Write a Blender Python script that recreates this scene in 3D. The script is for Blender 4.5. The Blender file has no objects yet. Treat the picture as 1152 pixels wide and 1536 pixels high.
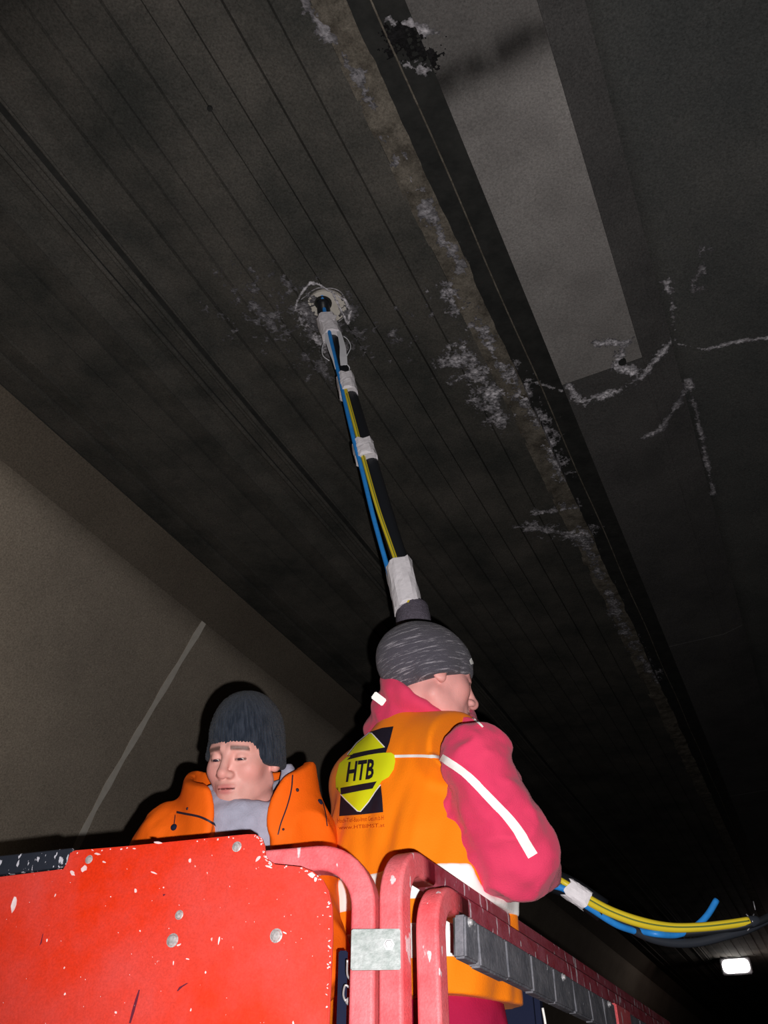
import bpy, bmesh, math, random
import numpy as np
from mathutils import Vector, Matrix
from mathutils.bvhtree import BVHTree

random.seed(7)
SC = bpy.context.scene
COL = SC.collection

# ------------------------------------------------------------------ camera, world, lights, exposure
PITCH = math.radians(38.5); FPX = 1229.0
CAM = np.array([0.0, 0.0, 1.6])
cam = bpy.data.cameras.new('camera'); cam_o = bpy.data.objects.new('camera', cam); COL.objects.link(cam_o)
cam.sensor_fit = 'VERTICAL'; cam.sensor_height = 24.0; cam.sensor_width = 18.0
cam.lens = 24.0 * FPX / 1536.0; cam.clip_start = 0.05; cam.clip_end = 200
cam_o.location = CAM; cam_o.rotation_euler = (math.pi / 2 + PITCH, 0, 0)
SC.camera = cam_o
w = bpy.data.worlds.new('world'); SC.world = w; w.use_nodes = True
w.node_tree.nodes['Background'].inputs[0].default_value = (0.8, 0.85, 1.0, 1)
w.node_tree.nodes['Background'].inputs[1].default_value = 0.004
SC.view_settings.view_transform = 'Standard'; SC.view_settings.look = 'None'
SC.view_settings.gamma = 1.0; SC.view_settings.use_curve_mapping = False
SC.view_settings.exposure = 0.0
fl = bpy.data.lights.new('camera_flash', 'SPOT'); fl.spot_size = math.radians(108); fl.spot_blend = 0.65; fl.energy = 172; fl.shadow_soft_size = 0.006
fl.color = (1.0, 0.95, 0.93)
flo = bpy.data.objects.new('camera_flash', fl); COL.objects.link(flo)
flo.location = (0.036, 0.02, 1.6 - 0.032); flo.rotation_euler = (math.pi / 2 + PITCH - 0.02, 0, -0.08)
# added unseen fill behind the photographer that brightens the left wall (warm, weak)
al = bpy.data.lights.new('wall_fill_light', 'SPOT'); al.energy = 260; al.shadow_soft_size = 0.3; al.color = (1.0, 0.86, 0.68)
al.spot_size = math.radians(42); al.spot_blend = 1.0
alo = bpy.data.objects.new('wall_fill_light', al); COL.objects.link(alo)
alo.location = (1.2, -2.0, 3.4); alo.rotation_euler = (Vector((-3.3, 2.6, 2.9)) - Vector((1.2, -2.0, 3.4))).to_track_quat('-Z', 'Y').to_euler()

# ------------------------------------------------------------------ picture geometry helpers
cP, sP = math.cos(PITCH), math.sin(PITCH)
def ray(px, py):
    x = (px - 576) / FPX; y = (768 - py) / FPX
    return np.array([x, cP - y * sP, sP + y * cP])
def P(px, py, d):                       # point at depth d along the optical axis
    return CAM + ray(px, py) * d
def PY(px, py, Y):                      # point at distance Y in the world's y
    r = ray(px, py); return CAM + r * (Y / r[1])
H = 2.94                                # ceiling above the camera
VP = ray(1320, 1745); T = VP / np.linalg.norm(VP); T[2] = 0; T /= np.linalg.norm(T)
N = np.array([T[1], -T[0], 0.0])
def US(px, py, z=H):                    # pixel -> (u, s) on a level surface z above the camera
    r = ray(px, py); q = r * (z / r[2]); return float(q @ N), float(q @ T)
def W(u, s, z):                         # tunnel coordinates (z above the camera) -> world
    return CAM + u * N + s * T + np.array([0, 0, z])

# ------------------------------------------------------------------ object helpers
def link(o, parent=None):
    COL.objects.link(o)
    if parent is not None: o.parent = parent
    return o
def mesh_obj(name, verts, faces, mat, parent=None, smooth=False, colors=None, mats=None):
    me = bpy.data.meshes.new(name)
    v = np.asarray(verts, dtype=float)
    me.from_pydata(v.tolist(), [], [list(map(int, f)) for f in faces])
    if mats:
        for m in mats: me.materials.append(m)
    elif mat: me.materials.append(mat)
    if smooth: me.shade_smooth()
    if colors is not None:
        a = me.color_attributes.new('Col', 'FLOAT_COLOR', 'POINT')
        c = np.ones((len(v), 4), dtype=np.float32); c[:, :3] = colors
        a.data.foreach_set('color', c.ravel())
    me.update()
    o = bpy.data.objects.new(name, me)
    link(o, None)
    if parent is not None:
        o.parent = parent; o.matrix_parent_inverse = PINV.get(parent.name, Matrix.Identity(4))
    return o
PINV = {}
def empty(name, loc, label, cat, group=None):
    o = bpy.data.objects.new(name, None); o.location = loc; o.empty_display_size = 0.05; link(o)
    PINV[o.name] = Matrix.Translation(Vector(loc)).inverted()
    o['label'] = label; o['category'] = cat
    if group: o['group'] = group
    return o
def bm_obj(name, bm, mat, parent=None, smooth=False):
    me = bpy.data.meshes.new(name); bm.to_mesh(me); bm.free()
    if mat: me.materials.append(mat)
    if smooth: me.shade_smooth()
    o = bpy.data.objects.new(name, me); link(o)
    if parent is not None:
        o.parent = parent; o.matrix_parent_inverse = PINV.get(parent.name, Matrix.Identity(4))
    return o

# ------------------------------------------------------------------ materials
def mat(name, color, rough=0.7, metal=0.0, var=0.0, var_scale=8.0, bump=0.0, bump_scale=60.0, spec=0.3,
        col2=None, chip=None, attr=False, sheen=0.0, detail=4.0, grain=0.0, gscale=120):
    m = bpy.data.materials.new(name); m.use_nodes = True
    nt = m.node_tree; b = nt.nodes['Principled BSDF']
    b.inputs['Roughness'].default_value = rough; b.inputs['Metallic'].default_value = metal
    b.inputs['Specular IOR Level'].default_value = spec
    if sheen: b.inputs['Sheen Weight'].default_value = sheen
    tc = nt.nodes.new('ShaderNodeTexCoord')
    base = None
    if attr:
        a = nt.nodes.new('ShaderNodeAttribute'); a.attribute_name = 'Col'; base = a.outputs['Color']
    else:
        r = nt.nodes.new('ShaderNodeRGB'); r.outputs[0].default_value = (*color, 1); base = r.outputs[0]
    if var > 0:
        n = nt.nodes.new('ShaderNodeTexNoise'); n.inputs['Scale'].default_value = var_scale; n.inputs['Detail'].default_value = detail
        n.inputs['Roughness'].default_value = 0.65
        nt.links.new(tc.outputs['Object'], n.inputs['Vector'])
        mx = nt.nodes.new('ShaderNodeMix'); mx.data_type = 'RGBA'
        rp = nt.nodes.new('ShaderNodeMapRange'); rp.inputs[1].default_value = 0.35; rp.inputs[2].default_value = 0.65
        rp.inputs[3].default_value = 0; rp.inputs[4].default_value = var
        nt.links.new(n.outputs['Fac'], rp.inputs[0]); nt.links.new(rp.outputs[0], mx.inputs[0])
        nt.links.new(base, mx.inputs[6])
        mx.inputs[7].default_value = (*(col2 or tuple(c * 0.4 for c in color)), 1)
        base = mx.outputs[2]
    if chip:                               # (scale, threshold, colour, stretch)
        sc, th, cc, st = chip
        mp = nt.nodes.new('ShaderNodeMapping'); mp.inputs['Scale'].default_value = st
        mp.inputs['Rotation'].default_value = (0.3, 0.2, 0.5)
        nt.links.new(tc.outputs['Object'], mp.inputs[0])
        n = nt.nodes.new('ShaderNodeTexNoise'); n.inputs['Scale'].default_value = sc; n.inputs['Detail'].default_value = 3
        nt.links.new(mp.outputs[0], n.inputs['Vector'])
        rp = nt.nodes.new('ShaderNodeMapRange'); rp.inputs[1].default_value = th; rp.inputs[2].default_value = th + 0.02
        nt.links.new(n.outputs['Fac'], rp.inputs[0])
        mx = nt.nodes.new('ShaderNodeMix'); mx.data_type = 'RGBA'; mx.inputs[7].default_value = (*cc, 1)
        nt.links.new(rp.outputs[0], mx.inputs[0]); nt.links.new(base, mx.inputs[6]); base = mx.outputs[2]
    if grain > 0:
        n = nt.nodes.new('ShaderNodeTexNoise'); n.inputs['Scale'].default_value = gscale; n.inputs['Detail'].default_value = 3; n.inputs['Roughness'].default_value = 0.8
        nt.links.new(tc.outputs['Object'], n.inputs['Vector'])
        rp = nt.nodes.new('ShaderNodeMapRange'); rp.inputs[1].default_value = 0.3; rp.inputs[2].default_value = 0.7
        rp.inputs[3].default_value = 1 - grain; rp.inputs[4].default_value = 1 + grain
        mu = nt.nodes.new('ShaderNodeVectorMath'); mu.operation = 'SCALE'
        nt.links.new(n.outputs['Fac'], rp.inputs[0]); nt.links.new(base, mu.inputs[0]); nt.links.new(rp.outputs[0], mu.inputs['Scale']); base = mu.outputs[0]
    nt.links.new(base, b.inputs['Base Color'])
    if bump > 0:
        n = nt.nodes.new('ShaderNodeTexNoise'); n.inputs['Scale'].default_value = bump_scale; n.inputs['Detail'].default_value = 4
        nt.links.new(tc.outputs['Object'], n.inputs['Vector'])
        bp = nt.nodes.new('ShaderNodeBump'); bp.inputs['Strength'].default_value = bump; bp.inputs['Distance'].default_value = 0.004
        nt.links.new(n.outputs['Fac'], bp.inputs['Height']); nt.links.new(bp.outputs[0], b.inputs['Normal'])
    return m

M = {}
M['ceiling'] = mat('dark_concrete', (0.110, 0.103, 0.091), 0.9, var=0.85, var_scale=2.6, col2=(0.040, 0.043, 0.040), bump=0.5, bump_scale=45, detail=9, spec=0.1, grain=0.38)
M['ceil_b'] = mat('darker_concrete', (0.075, 0.072, 0.064), 0.9, var=0.6, var_scale=3, col2=(0.04, 0.042, 0.04), bump=0.5, bump_scale=45, detail=9, spec=0.1, grain=0.38)
M['panel_l'] = mat('light_concrete_slab', (0.26, 0.245, 0.235), 0.9, var=0.6, var_scale=2.5, col2=(0.125, 0.115, 0.11), bump=0.3, bump_scale=60, detail=9, spec=0.1, grain=0.38)
M['panel_m'] = mat('grey_concrete_slab', (0.15, 0.14, 0.13), 0.9, var=0.8, var_scale=5, col2=(0.08, 0.078, 0.072), bump=0.3, bump_scale=60, detail=9, spec=0.1, grain=0.38)
M['panel_d'] = mat('dark_concrete_slab', (0.095, 0.092, 0.09), 0.9, var=0.7, var_scale=2.5, col2=(0.05, 0.05, 0.05), bump=0.4, bump_scale=60, detail=9, spec=0.1, grain=0.38)
M['vault'] = mat('vault_concrete', (0.10, 0.1, 0.095), 0.9, var=0.75, var_scale=1.5, col2=(0.05, 0.055, 0.055), bump=0.5, bump_scale=40, detail=9, spec=0.1, grain=0.38)
M['bitumen_and_shade'] = mat('black_filler_and_shade', (0.02, 0.021, 0.02), 0.8, var=0.5, var_scale=12, col2=(0.045, 0.045, 0.042), bump=0.8, bump_scale=40, spec=0.2)  # black of the joint filler, also used for painted shade strips
M['lip'] = mat('spalled_concrete', (0.19, 0.17, 0.14), 0.95, var=0.9, var_scale=14, col2=(0.07, 0.062, 0.05), bump=0.9, bump_scale=50, spec=0.1, grain=0.38)
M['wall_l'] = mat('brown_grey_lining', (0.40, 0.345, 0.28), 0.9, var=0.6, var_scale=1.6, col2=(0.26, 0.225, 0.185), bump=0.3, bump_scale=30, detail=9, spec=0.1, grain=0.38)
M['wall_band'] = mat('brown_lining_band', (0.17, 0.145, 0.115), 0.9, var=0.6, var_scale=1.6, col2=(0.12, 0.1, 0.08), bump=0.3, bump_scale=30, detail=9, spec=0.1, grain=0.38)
M['seam'] = mat('pale_seam', (0.80, 0.76, 0.68), 0.9, var=0.5, var_scale=20, col2=(0.6, 0.55, 0.48), spec=0.1)
M['crust'] = mat('lime_crust', (1, 1, 1), 0.95, attr=True, bump=0.8, bump_scale=200, spec=0.1)
M['slab_attr'] = mat('toned_pale_slab', (1, 1, 1), 0.9, attr=True, bump=0.3, bump_scale=60, spec=0.1, grain=0.3)
M['ground'] = mat('tunnel_floor', (0.08, 0.075, 0.07), 0.9, var=0.5, var_scale=3, bump=0.4)
M['red_panel'] = mat('red_painted_panel', (0.66, 0.030, 0.006), 0.42, var=0.95, var_scale=5.0, col2=(0.62, 0.062, 0.05), bump=0.05, bump_scale=30,
                     chip=(110, 0.735, (0.85, 0.45, 0.42), (1, 1, 0.6)), spec=0.35, detail=8, grain=0.16, gscale=260)
M['red_tube'] = mat('dusty_red_paint', (0.74, 0.085, 0.10), 0.5, var=0.8, var_scale=16, col2=(0.78, 0.19, 0.21), bump=0.25, bump_scale=260,
                    chip=(42, 0.665, (0.8, 0.62, 0.65), (1, 1, 0.45)), spec=0.35, detail=8, grain=0.16, gscale=260)
M['red_dark'] = mat('worn_dark_red_paint', (0.30, 0.028, 0.045), 0.55, var=0.9, var_scale=20, col2=(0.42, 0.11, 0.15), bump=0.3, bump_scale=200,
                    chip=(60, 0.63, (0.72, 0.6, 0.66), (1, 1, 0.3)), spec=0.35, detail=8, grain=0.16, gscale=260)
M['black_chip'] = mat('chipped_black_edge', (0.02, 0.024, 0.035), 0.5, var=0.2, chip=(130, 0.60, (0.5, 0.5, 0.56), (1, 1, 0.4)), bump=0.3)
M['galv'] = mat('galvanised_steel', (0.36, 0.39, 0.39), 0.55, metal=0.25, var=0.9, var_scale=90, col2=(0.22, 0.26, 0.25), bump=0.2, bump_scale=120, spec=0.5)
M['bolt'] = mat('zinc_bolt', (0.7, 0.7, 0.72), 0.35, metal=0.6, spec=0.5)
M['rubber'] = mat('scuffed_grey_rubber', (0.10, 0.105, 0.125), 0.7, var=0.9, var_scale=25, col2=(0.20, 0.2, 0.225), bump=0.4, bump_scale=90,
                  chip=(60, 0.70, (0.7, 0.7, 0.75), (1, 1, 0.5)), spec=0.3, detail=8, grain=0.16, gscale=260)
M['black_pipe'] = mat('black_plastic_pipe', (0.012, 0.014, 0.018), 0.4, spec=0.5)
M['blue_cable'] = mat('blue_cable', (0.03, 0.30, 0.85), 0.4, var=0.3, var_scale=40, spec=0.4)
M['yellow'] = mat('yellow_cable', (0.80, 0.62, 0.03), 0.4, spec=0.4)
M['green'] = mat('green_stripe', (0.16, 0.22, 0.05), 0.5)
M['darkclear'] = mat('dark_smoky_hose', (0.03, 0.035, 0.045), 0.25, spec=0.6)
M['tape'] = mat('white_tape', (0.92, 0.89, 0.93), 0.6, bump=0.5, bump_scale=60, var=0.25, var_scale=60, col2=(0.7, 0.66, 0.72))
M['white_plastic'] = mat('white_plastic', (0.75, 0.76, 0.8), 0.5)
M['grey_sleeve'] = mat('grey_foam_sleeve', (0.135, 0.12, 0.155), 0.9, bump=0.8, bump_scale=220, var=0.7, var_scale=120, col2=(0.07, 0.06, 0.08))
M['skin'] = mat('skin', (0.8, 0.45, 0.38), 0.5, attr=True, bump=0.15, bump_scale=300, spec=0.35)
M['skin'].node_tree.nodes['Principled BSDF'].inputs['Subsurface Weight'].default_value = 0.12
M['skin'].node_tree.nodes['Principled BSDF'].inputs['Subsurface Radius'].default_value = (0.01, 0.003, 0.002)
M['vest'] = mat('orange_hi_vis_vest', (1.0, 0.235, 0.005), 0.7, bump=0.25, bump_scale=350, sheen=0.05, spec=0.1, var=0.35, var_scale=5, col2=(1.0, 0.28, 0.012))
M['jacket_o'] = mat('orange_hi_vis_jacket', (1.0, 0.155, 0.006), 0.7, bump=0.2, bump_scale=300, spec=0.15, var=0.3, var_scale=6, col2=(0.9, 0.115, 0.01))
M['red_fleece'] = mat('pink_red_fleece', (0.74, 0.055, 0.135), 0.9, bump=0.35, bump_scale=400, sheen=0.15, spec=0.1, var=0.4, var_scale=9, col2=(0.62, 0.03, 0.11))
M['trousers'] = mat('dark_red_trousers', (0.40, 0.012, 0.06), 0.85, bump=0.2, bump_scale=200, spec=0.1)
M['navy'] = mat('navy_cloth', (0.012, 0.016, 0.04), 0.9, spec=0.1, bump=0.2, bump_scale=200)
M['reflect'] = mat('white_reflective_tape', (1.0, 1.0, 0.97), 0.5, spec=0.8)
M['hood'] = mat('grey_sweatshirt', (0.42, 0.42, 0.53), 0.9, bump=0.3, bump_scale=300, var=0.5, var_scale=60, col2=(0.33, 0.33, 0.42), spec=0.1)
M['logo_y'] = mat('yellow_print', (0.80, 0.86, 0.01), 0.6)
M['logo_b'] = mat('black_print', (0.016, 0.012, 0.024), 0.6, var=0.3, var_scale=60)
M['logo_t'] = mat('dark_orange_print', (0.42, 0.035, 0.0), 0.7)
M['boot'] = mat('black_boot_leather', (0.02, 0.018, 0.016), 0.6)
M['eye'] = mat('eyeball', (0.6, 0.55, 0.52), 0.2, spec=0.5)
M['dark'] = mat('dark_detail', (0.03, 0.018, 0.03), 0.6)
M['steel'] = mat('grey_steel', (0.25, 0.25, 0.27), 0.5, metal=0.5)
M['chipw'] = mat('bare_white_chip', (0.72, 0.48, 0.48), 0.5, var=0.9, var_scale=40, col2=(0.85, 0.75, 0.76))
M['scratch'] = mat('dark_scratch', (0.12, 0.012, 0.03), 0.6)
def knit(name, c1, c2, ribs=None, flecks=False):
    m = bpy.data.materials.new(name); m.use_nodes = True; nt = m.node_tree; b = nt.nodes['Principled BSDF']
    b.inputs['Roughness'].default_value = 0.95; b.inputs['Specular IOR Level'].default_value = 0.1
    b.inputs['Sheen Weight'].default_value = 0.1
    tc = nt.nodes.new('ShaderNodeTexCoord')
    n = nt.nodes.new('ShaderNodeTexNoise'); n.inputs['Detail'].default_value = 5
    mp = nt.nodes.new('ShaderNodeMapping')
    at = nt.nodes.new('ShaderNodeAttribute'); at.attribute_name = 'Col'      # hat coordinates (angle, height)
    nt.links.new(at.outputs['Vector'], mp.inputs[0]); nt.links.new(mp.outputs[0], n.inputs['Vector'])
    rp = nt.nodes.new('ShaderNodeMapRange')
    mx = nt.nodes.new('ShaderNodeMix'); mx.data_type = 'RGBA'
    mx.inputs[6].default_value = (*c1, 1); mx.inputs[7].default_value = (*c2, 1)
    if flecks:
        mp.inputs['Scale'].default_value = (1.6, 1.6, 80); n.inputs['Scale'].default_value = 3.0; n.inputs['Roughness'].default_value = 0.7
        rp.inputs[1].default_value = 0.54; rp.inputs[2].default_value = 0.68
    else:
        mp.inputs['Scale'].default_value = (3, 3, 3); n.inputs['Scale'].default_value = 12
        rp.inputs[1].default_value = 0.35; rp.inputs[2].default_value = 0.75
    nt.links.new(n.outputs['Fac'], rp.inputs[0]); nt.links.new(rp.outputs[0], mx.inputs[0])
    nt.links.new(mx.outputs[2], b.inputs['Base Color'])
    n2 = nt.nodes.new('ShaderNodeTexNoise'); n2.inputs['Scale'].default_value = 350; nt.links.new(tc.outputs['Object'], n2.inputs['Vector'])
    bp = nt.nodes.new('ShaderNodeBump'); bp.inputs['Strength'].default_value = 0.8; bp.inputs['Distance'].default_value = 0.004
    nt.links.new(n2.outputs['Fac'], bp.inputs['Height']); nt.links.new(bp.outputs[0], b.inputs['Normal'])
    return m
M['beanie_b'] = knit('dark_blue_knit', (0.013, 0.019, 0.030), (0.042, 0.052, 0.072))
M['beanie_g'] = knit('grey_flecked_knit', (0.085, 0.08, 0.10), (0.40, 0.38, 0.42), flecks=True)
def emis(name, c, s):
    m = bpy.data.materials.new(name); m.use_nodes = True; b = m.node_tree.nodes['Principled BSDF']
    b.inputs['Emission Color'].default_value = (*c, 1); b.inputs['Emission Strength'].default_value = s
    return m
M['lamp'] = emis('lit_lamp_glass', (1.0, 0.93, 0.88), 9.0)

# ------------------------------------------------------------------ numpy noise
_rng = np.random.RandomState(3); _L = _rng.rand(64, 64, 64).astype(np.float32)
def vnoise(p):
    i = np.floor(p).astype(int); f = (p - i).astype(np.float32); f = f * f * (3 - 2 * f); i &= 63; j = (i + 1) & 63
    x0, y0, z0 = i[..., 0], i[..., 1], i[..., 2]; x1, y1, z1 = j[..., 0], j[..., 1], j[..., 2]
    fx, fy, fz = f[..., 0], f[..., 1], f[..., 2]
    def l(a, b, t): return a + (b - a) * t
    return l(l(l(_L[x0, y0, z0], _L[x1, y0, z0], fx), l(_L[x0, y1, z0], _L[x1, y1, z0], fx), fy),
             l(l(_L[x0, y0, z1], _L[x1, y0, z1], fx), l(_L[x0, y1, z1], _L[x1, y1, z1], fx), fy), fz)
def fbm(p, o=4, g=0.5):
    s = 0; a = 1; t = 0
    for k in range(o): s = s + a * vnoise(p * (2 ** k) + k * 7.3); t += a; a *= g
    return s / t

# ------------------------------------------------------------------ SDF kit
def rot(rz=0, rx=0, ry=0):
    return np.array(Matrix.Rotation(math.radians(rz), 3, 'Z') @ Matrix.Rotation(math.radians(rx), 3, 'X') @ Matrix.Rotation(math.radians(ry), 3, 'Y'))
STRETCH = {}
def loc(p, c, R):                                          # world -> local (R columns = local axes)
    q = (p - np.asarray(c)) @ R
    z = STRETCH.get(id(c))
    if z is not None:                                      # taller or shorter trunk above the hips
        q = q.copy(); q[..., 2] = q[..., 2] - z * np.clip((q[..., 2] - 0.98) / 0.3, 0, 1)
    return q
def sph(p, c, r): return np.linalg.norm(p - np.asarray(c), axis=-1) - r
def ell(p, c, r):
    q = p - np.asarray(c); r = np.asarray(r, dtype=float)
    k0 = np.linalg.norm(q / r, axis=-1); k1 = np.linalg.norm(q / (r * r), axis=-1)
    return k0 * (k0 - 1) / np.maximum(k1, 1e-9)
def cap(p, a, b, ra, rb=None):
    rb = ra if rb is None else rb; a = np.asarray(a, float); b = np.asarray(b, float)
    ba = b - a; pa = p - a; h = np.clip((pa @ ba) / (ba @ ba), 0, 1)
    return np.linalg.norm(pa - h[..., None] * ba, axis=-1) - (ra + (rb - ra) * h)
def box(p, c, s, r=0.0):
    q = np.abs(p - np.asarray(c)) - (np.asarray(s) - r)
    return np.linalg.norm(np.maximum(q, 0), axis=-1) + np.minimum(q.max(-1), 0) - r
def smin(a, b, k): h = np.maximum(k - np.abs(a - b), 0) / k; return np.minimum(a, b) - h * h * k * 0.25
def smax(a, b, k): return -smin(-a, -b, k)
def chain(p, pts, rs, k=0.02):
    d = None
    for i in range(len(pts) - 1):
        e = cap(p, pts[i], pts[i + 1], rs[i], rs[i + 1]); d = e if d is None else smin(d, e, k)
    return d
def axis(lo, hi, fine, h, H_):
    out = [lo]
    while out[-1] < hi:
        x = out[-1]; out.append(x + (h if any(a <= x <= b for a, b in fine) else H_))
    return np.array(out)
def nets(f, xs, ys, zs, B=6):
    nx, ny, nz = len(xs), len(ys), len(zs)
    val = np.empty((nx, ny, nz), np.float32)
    bx = list(range(0, nx, B)); by = list(range(0, ny, B)); bz = list(range(0, nz, B))
    def cen(a, b): return np.array([(a[i] + a[min(i + B, len(a)) - 1]) / 2 for i in b]), np.array([(a[min(i + B, len(a)) - 1] - a[i]) / 2 for i in b])
    cx, hx = cen(xs, bx); cy, hy = cen(ys, by); cz, hz = cen(zs, bz)
    g = np.stack(np.meshgrid(cx, cy, cz, indexing='ij'), -1)
    hd = np.sqrt(hx[:, None, None] ** 2 + hy[None, :, None] ** 2 + hz[None, None, :] ** 2)
    cv = f(g.reshape(-1, 3)).reshape(g.shape[:3])
    act = np.abs(cv) < hd * 1.6 + 0.012
    rep = lambda a, n, ax: np.repeat(a, B, axis=ax).take(range(n), axis=ax)
    full = rep(rep(rep(cv, nx, 0), ny, 1), nz, 2); am = rep(rep(rep(act, nx, 0), ny, 1), nz, 2)
    val[:] = full
    ii = np.nonzero(am)
    pts = np.stack([xs[ii[0]], ys[ii[1]], zs[ii[2]]], -1)
    out = np.empty(len(pts), np.float32)
    for k in range(0, len(pts), 400000): out[k:k + 400000] = f(pts[k:k + 400000])
    val[ii] = out
    S = val < 0
    c = [S[i:nx - 1 + i, j:ny - 1 + j, k:nz - 1 + k] for i in (0, 1) for j in (0, 1) for k in (0, 1)]
    allin = np.logical_and.reduce(c); anyin = np.logical_or.reduce(c)
    cell = anyin & ~allin; ci = np.nonzero(cell); n = len(ci[0])
    idx = -np.ones(cell.shape, np.int32); idx[ci] = np.arange(n)
    corn = [(i, j, k) for i in (0, 1) for j in (0, 1) for k in (0, 1)]
    cvs = {q: val[ci[0] + q[0], ci[1] + q[1], ci[2] + q[2]] for q in corn}
    acc = np.zeros((n, 3)); cnt = np.zeros(n)
    for a in corn:
        for ax in range(3):
            if a[ax]: continue
            b = list(a); b[ax] = 1; b = tuple(b)
            va, vb = cvs[a], cvs[b]; m = (va < 0) != (vb < 0)
            t = np.where(m, va / np.where(va == vb, 1, va - vb), 0)
            pos = np.zeros((n, 3)); pos[:] = a; pos[:, ax] += t
            acc[m] += pos[m]; cnt[m] += 1
    fr = acc / cnt[:, None]
    v = np.stack([xs[ci[0]] + fr[:, 0] * (xs[ci[0] + 1] - xs[ci[0]]), ys[ci[1]] + fr[:, 1] * (ys[ci[1] + 1] - ys[ci[1]]),
                  zs[ci[2]] + fr[:, 2] * (zs[ci[2] + 1] - zs[ci[2]])], -1)
    faces = []
    for ax in range(3):
        o1, o2 = [(1, 2), (2, 0), (0, 1)][ax]
        sl = [slice(None)] * 3; sl2 = [slice(None)] * 3
        sl[ax] = slice(0, -1); sl2[ax] = slice(1, None)
        A = S[tuple(sl)]; Bv = S[tuple(sl2)]; ch = A != Bv
        q = np.array(np.nonzero(ch)).T
        lim = np.array(cell.shape)
        ok = (q[:, o1] > 0) & (q[:, o2] > 0) & (q[:, o1] < lim[o1]) & (q[:, o2] < lim[o2])
        q = q[ok]; fl_ = A[tuple(q.T)]
        def g_(d1, d2):
            r = q.copy(); r[:, o1] -= d1; r[:, o2] -= d2; return idx[tuple(r.T)]
        qd = np.stack([g_(1, 1), g_(0, 1), g_(0, 0), g_(1, 0)], -1)
        qd[~fl_] = qd[~fl_][:, ::-1]; faces.append(qd)
    faces = np.concatenate(faces); faces = faces[(faces >= 0).all(1)]
    return v, faces
def sdf_obj(name, f, lo, hi, h, material, parent, colf=None, fine=None, hc=None):
    if fine is None: ax = [np.arange(lo[i], hi[i] + h, h) for i in range(3)]
    else: ax = [axis(lo[i], hi[i], fine[i], h, hc) for i in range(3)]
    v, fc = nets(f, *ax)
    me = bpy.data.meshes.new(name)
    me.vertices.add(len(v)); me.vertices.foreach_set('co', v.astype(np.float32).ravel())
    me.loops.add(len(fc) * 4); me.loops.foreach_set('vertex_index', fc.astype(np.int32).ravel())
    me.polygons.add(len(fc)); me.polygons.foreach_set('loop_start', np.arange(0, len(fc) * 4, 4, dtype=np.int32))
    me.polygons.foreach_set('loop_total', np.full(len(fc), 4, dtype=np.int32))
    me.update(calc_edges=True); me.validate()
    me.materials.append(material); me.shade_smooth()
    if colf is not None:
        a = me.color_attributes.new('Col', 'FLOAT_COLOR', 'POINT')
        c = np.ones((len(v), 4), dtype=np.float32); c[:, :3] = colf(v); a.data.foreach_set('color', c.ravel())
    o = bpy.data.objects.new(name, me); link(o)
    o.parent = parent; o.matrix_parent_inverse = PINV.get(parent.name, Matrix.Identity(4))
    o['nv'] = len(v); del o['nv']
    return o, (v, fc)
def bvh_of(vf): return BVHTree.FromPolygons([tuple(x) for x in vf[0]], [tuple(map(int, x)) for x in vf[1]])

# ------------------------------------------------------------------ sweeps
def rsq(wd, ht, r=0.008, n=3):
    out = []
    for cx, cy, a0 in ((wd/2-r, ht/2-r, 0), (-wd/2+r, ht/2-r, 90), (-wd/2+r, -ht/2+r, 180), (wd/2-r, -ht/2+r, 270)):
        for k in range(n + 1):
            a = math.radians(a0 + 90 * k / n); out.append((cx + r * math.cos(a), cy + r * math.sin(a)))
    return out
def circ(r, n=12): return [(r * math.cos(2 * math.pi * k / n), r * math.sin(2 * math.pi * k / n)) for k in range(n)]
def fillet(pts, r, n=8):
    pts = [np.asarray(p, float) for p in pts]; out = [pts[0]]
    for i in range(1, len(pts) - 1):
        a, b, c = pts[i - 1], pts[i], pts[i + 1]; u = (a - b) / np.linalg.norm(a - b); v = (c - b) / np.linalg.norm(c - b)
        ang = math.acos(np.clip(u @ v, -1, 1)); d = r / math.tan(ang / 2)
        bis = (u + v) / np.linalg.norm(u + v); cen = b + bis * (r / math.sin(ang / 2))
        s, e = b + u * d - cen, b + v * d - cen; th = math.pi - ang
        for k in range(n + 1):
            t = k / n; out.append(cen + (s * math.sin((1 - t) * th) + e * math.sin(t * th)) / math.sin(th))
    out.append(pts[-1]); return out
def catmull(pts, n=8):
    pts = [np.asarray(p, float) for p in pts]; q = [2 * pts[0] - pts[1]] + pts + [2 * pts[-1] - pts[-2]]; out = []
    for i in range(1, len(q) - 2):
        p0, p1, p2, p3 = q[i - 1:i + 3]
        for k in range(n):
            t = k / n
            out.append(0.5 * ((2 * p1) + (-p0 + p2) * t + (2 * p0 - 5 * p1 + 4 * p2 - p3) * t * t + (-p0 + 3 * p1 - 3 * p2 + p3) * t ** 3))
    out.append(pts[-1]); return out
def sweep(path, prof, ref=(0, 0, 1), fixed=False, scale=None, caps=True, arc=None):
    path = [np.asarray(p, float) for p in path]; n = len(path); m = len(prof); V = []; F = []
    ref = np.asarray(ref, float); prev = None
    for i in range(n):
        t = path[min(i + 1, n - 1)] - path[max(i - 1, 0)]; t = t / np.linalg.norm(t)
        base = ref if (fixed or prev is None) else prev
        a = base - (base @ t) * t; a /= np.linalg.norm(a); prev = a; b = np.cross(t, a)
        s = 1 if scale is None else scale[i]
        for x, y in prof: V.append(path[i] + (a * x + b * y) * s)
    for i in range(n - 1):
        for k in range(m): F.append((i * m + k, i * m + (k + 1) % m, (i + 1) * m + (k + 1) % m, (i + 1) * m + k))
    if caps: F.append(tuple(range(m))[::-1]); F.append(tuple((n - 1) * m + k for k in range(m)))
    return V, F
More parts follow.
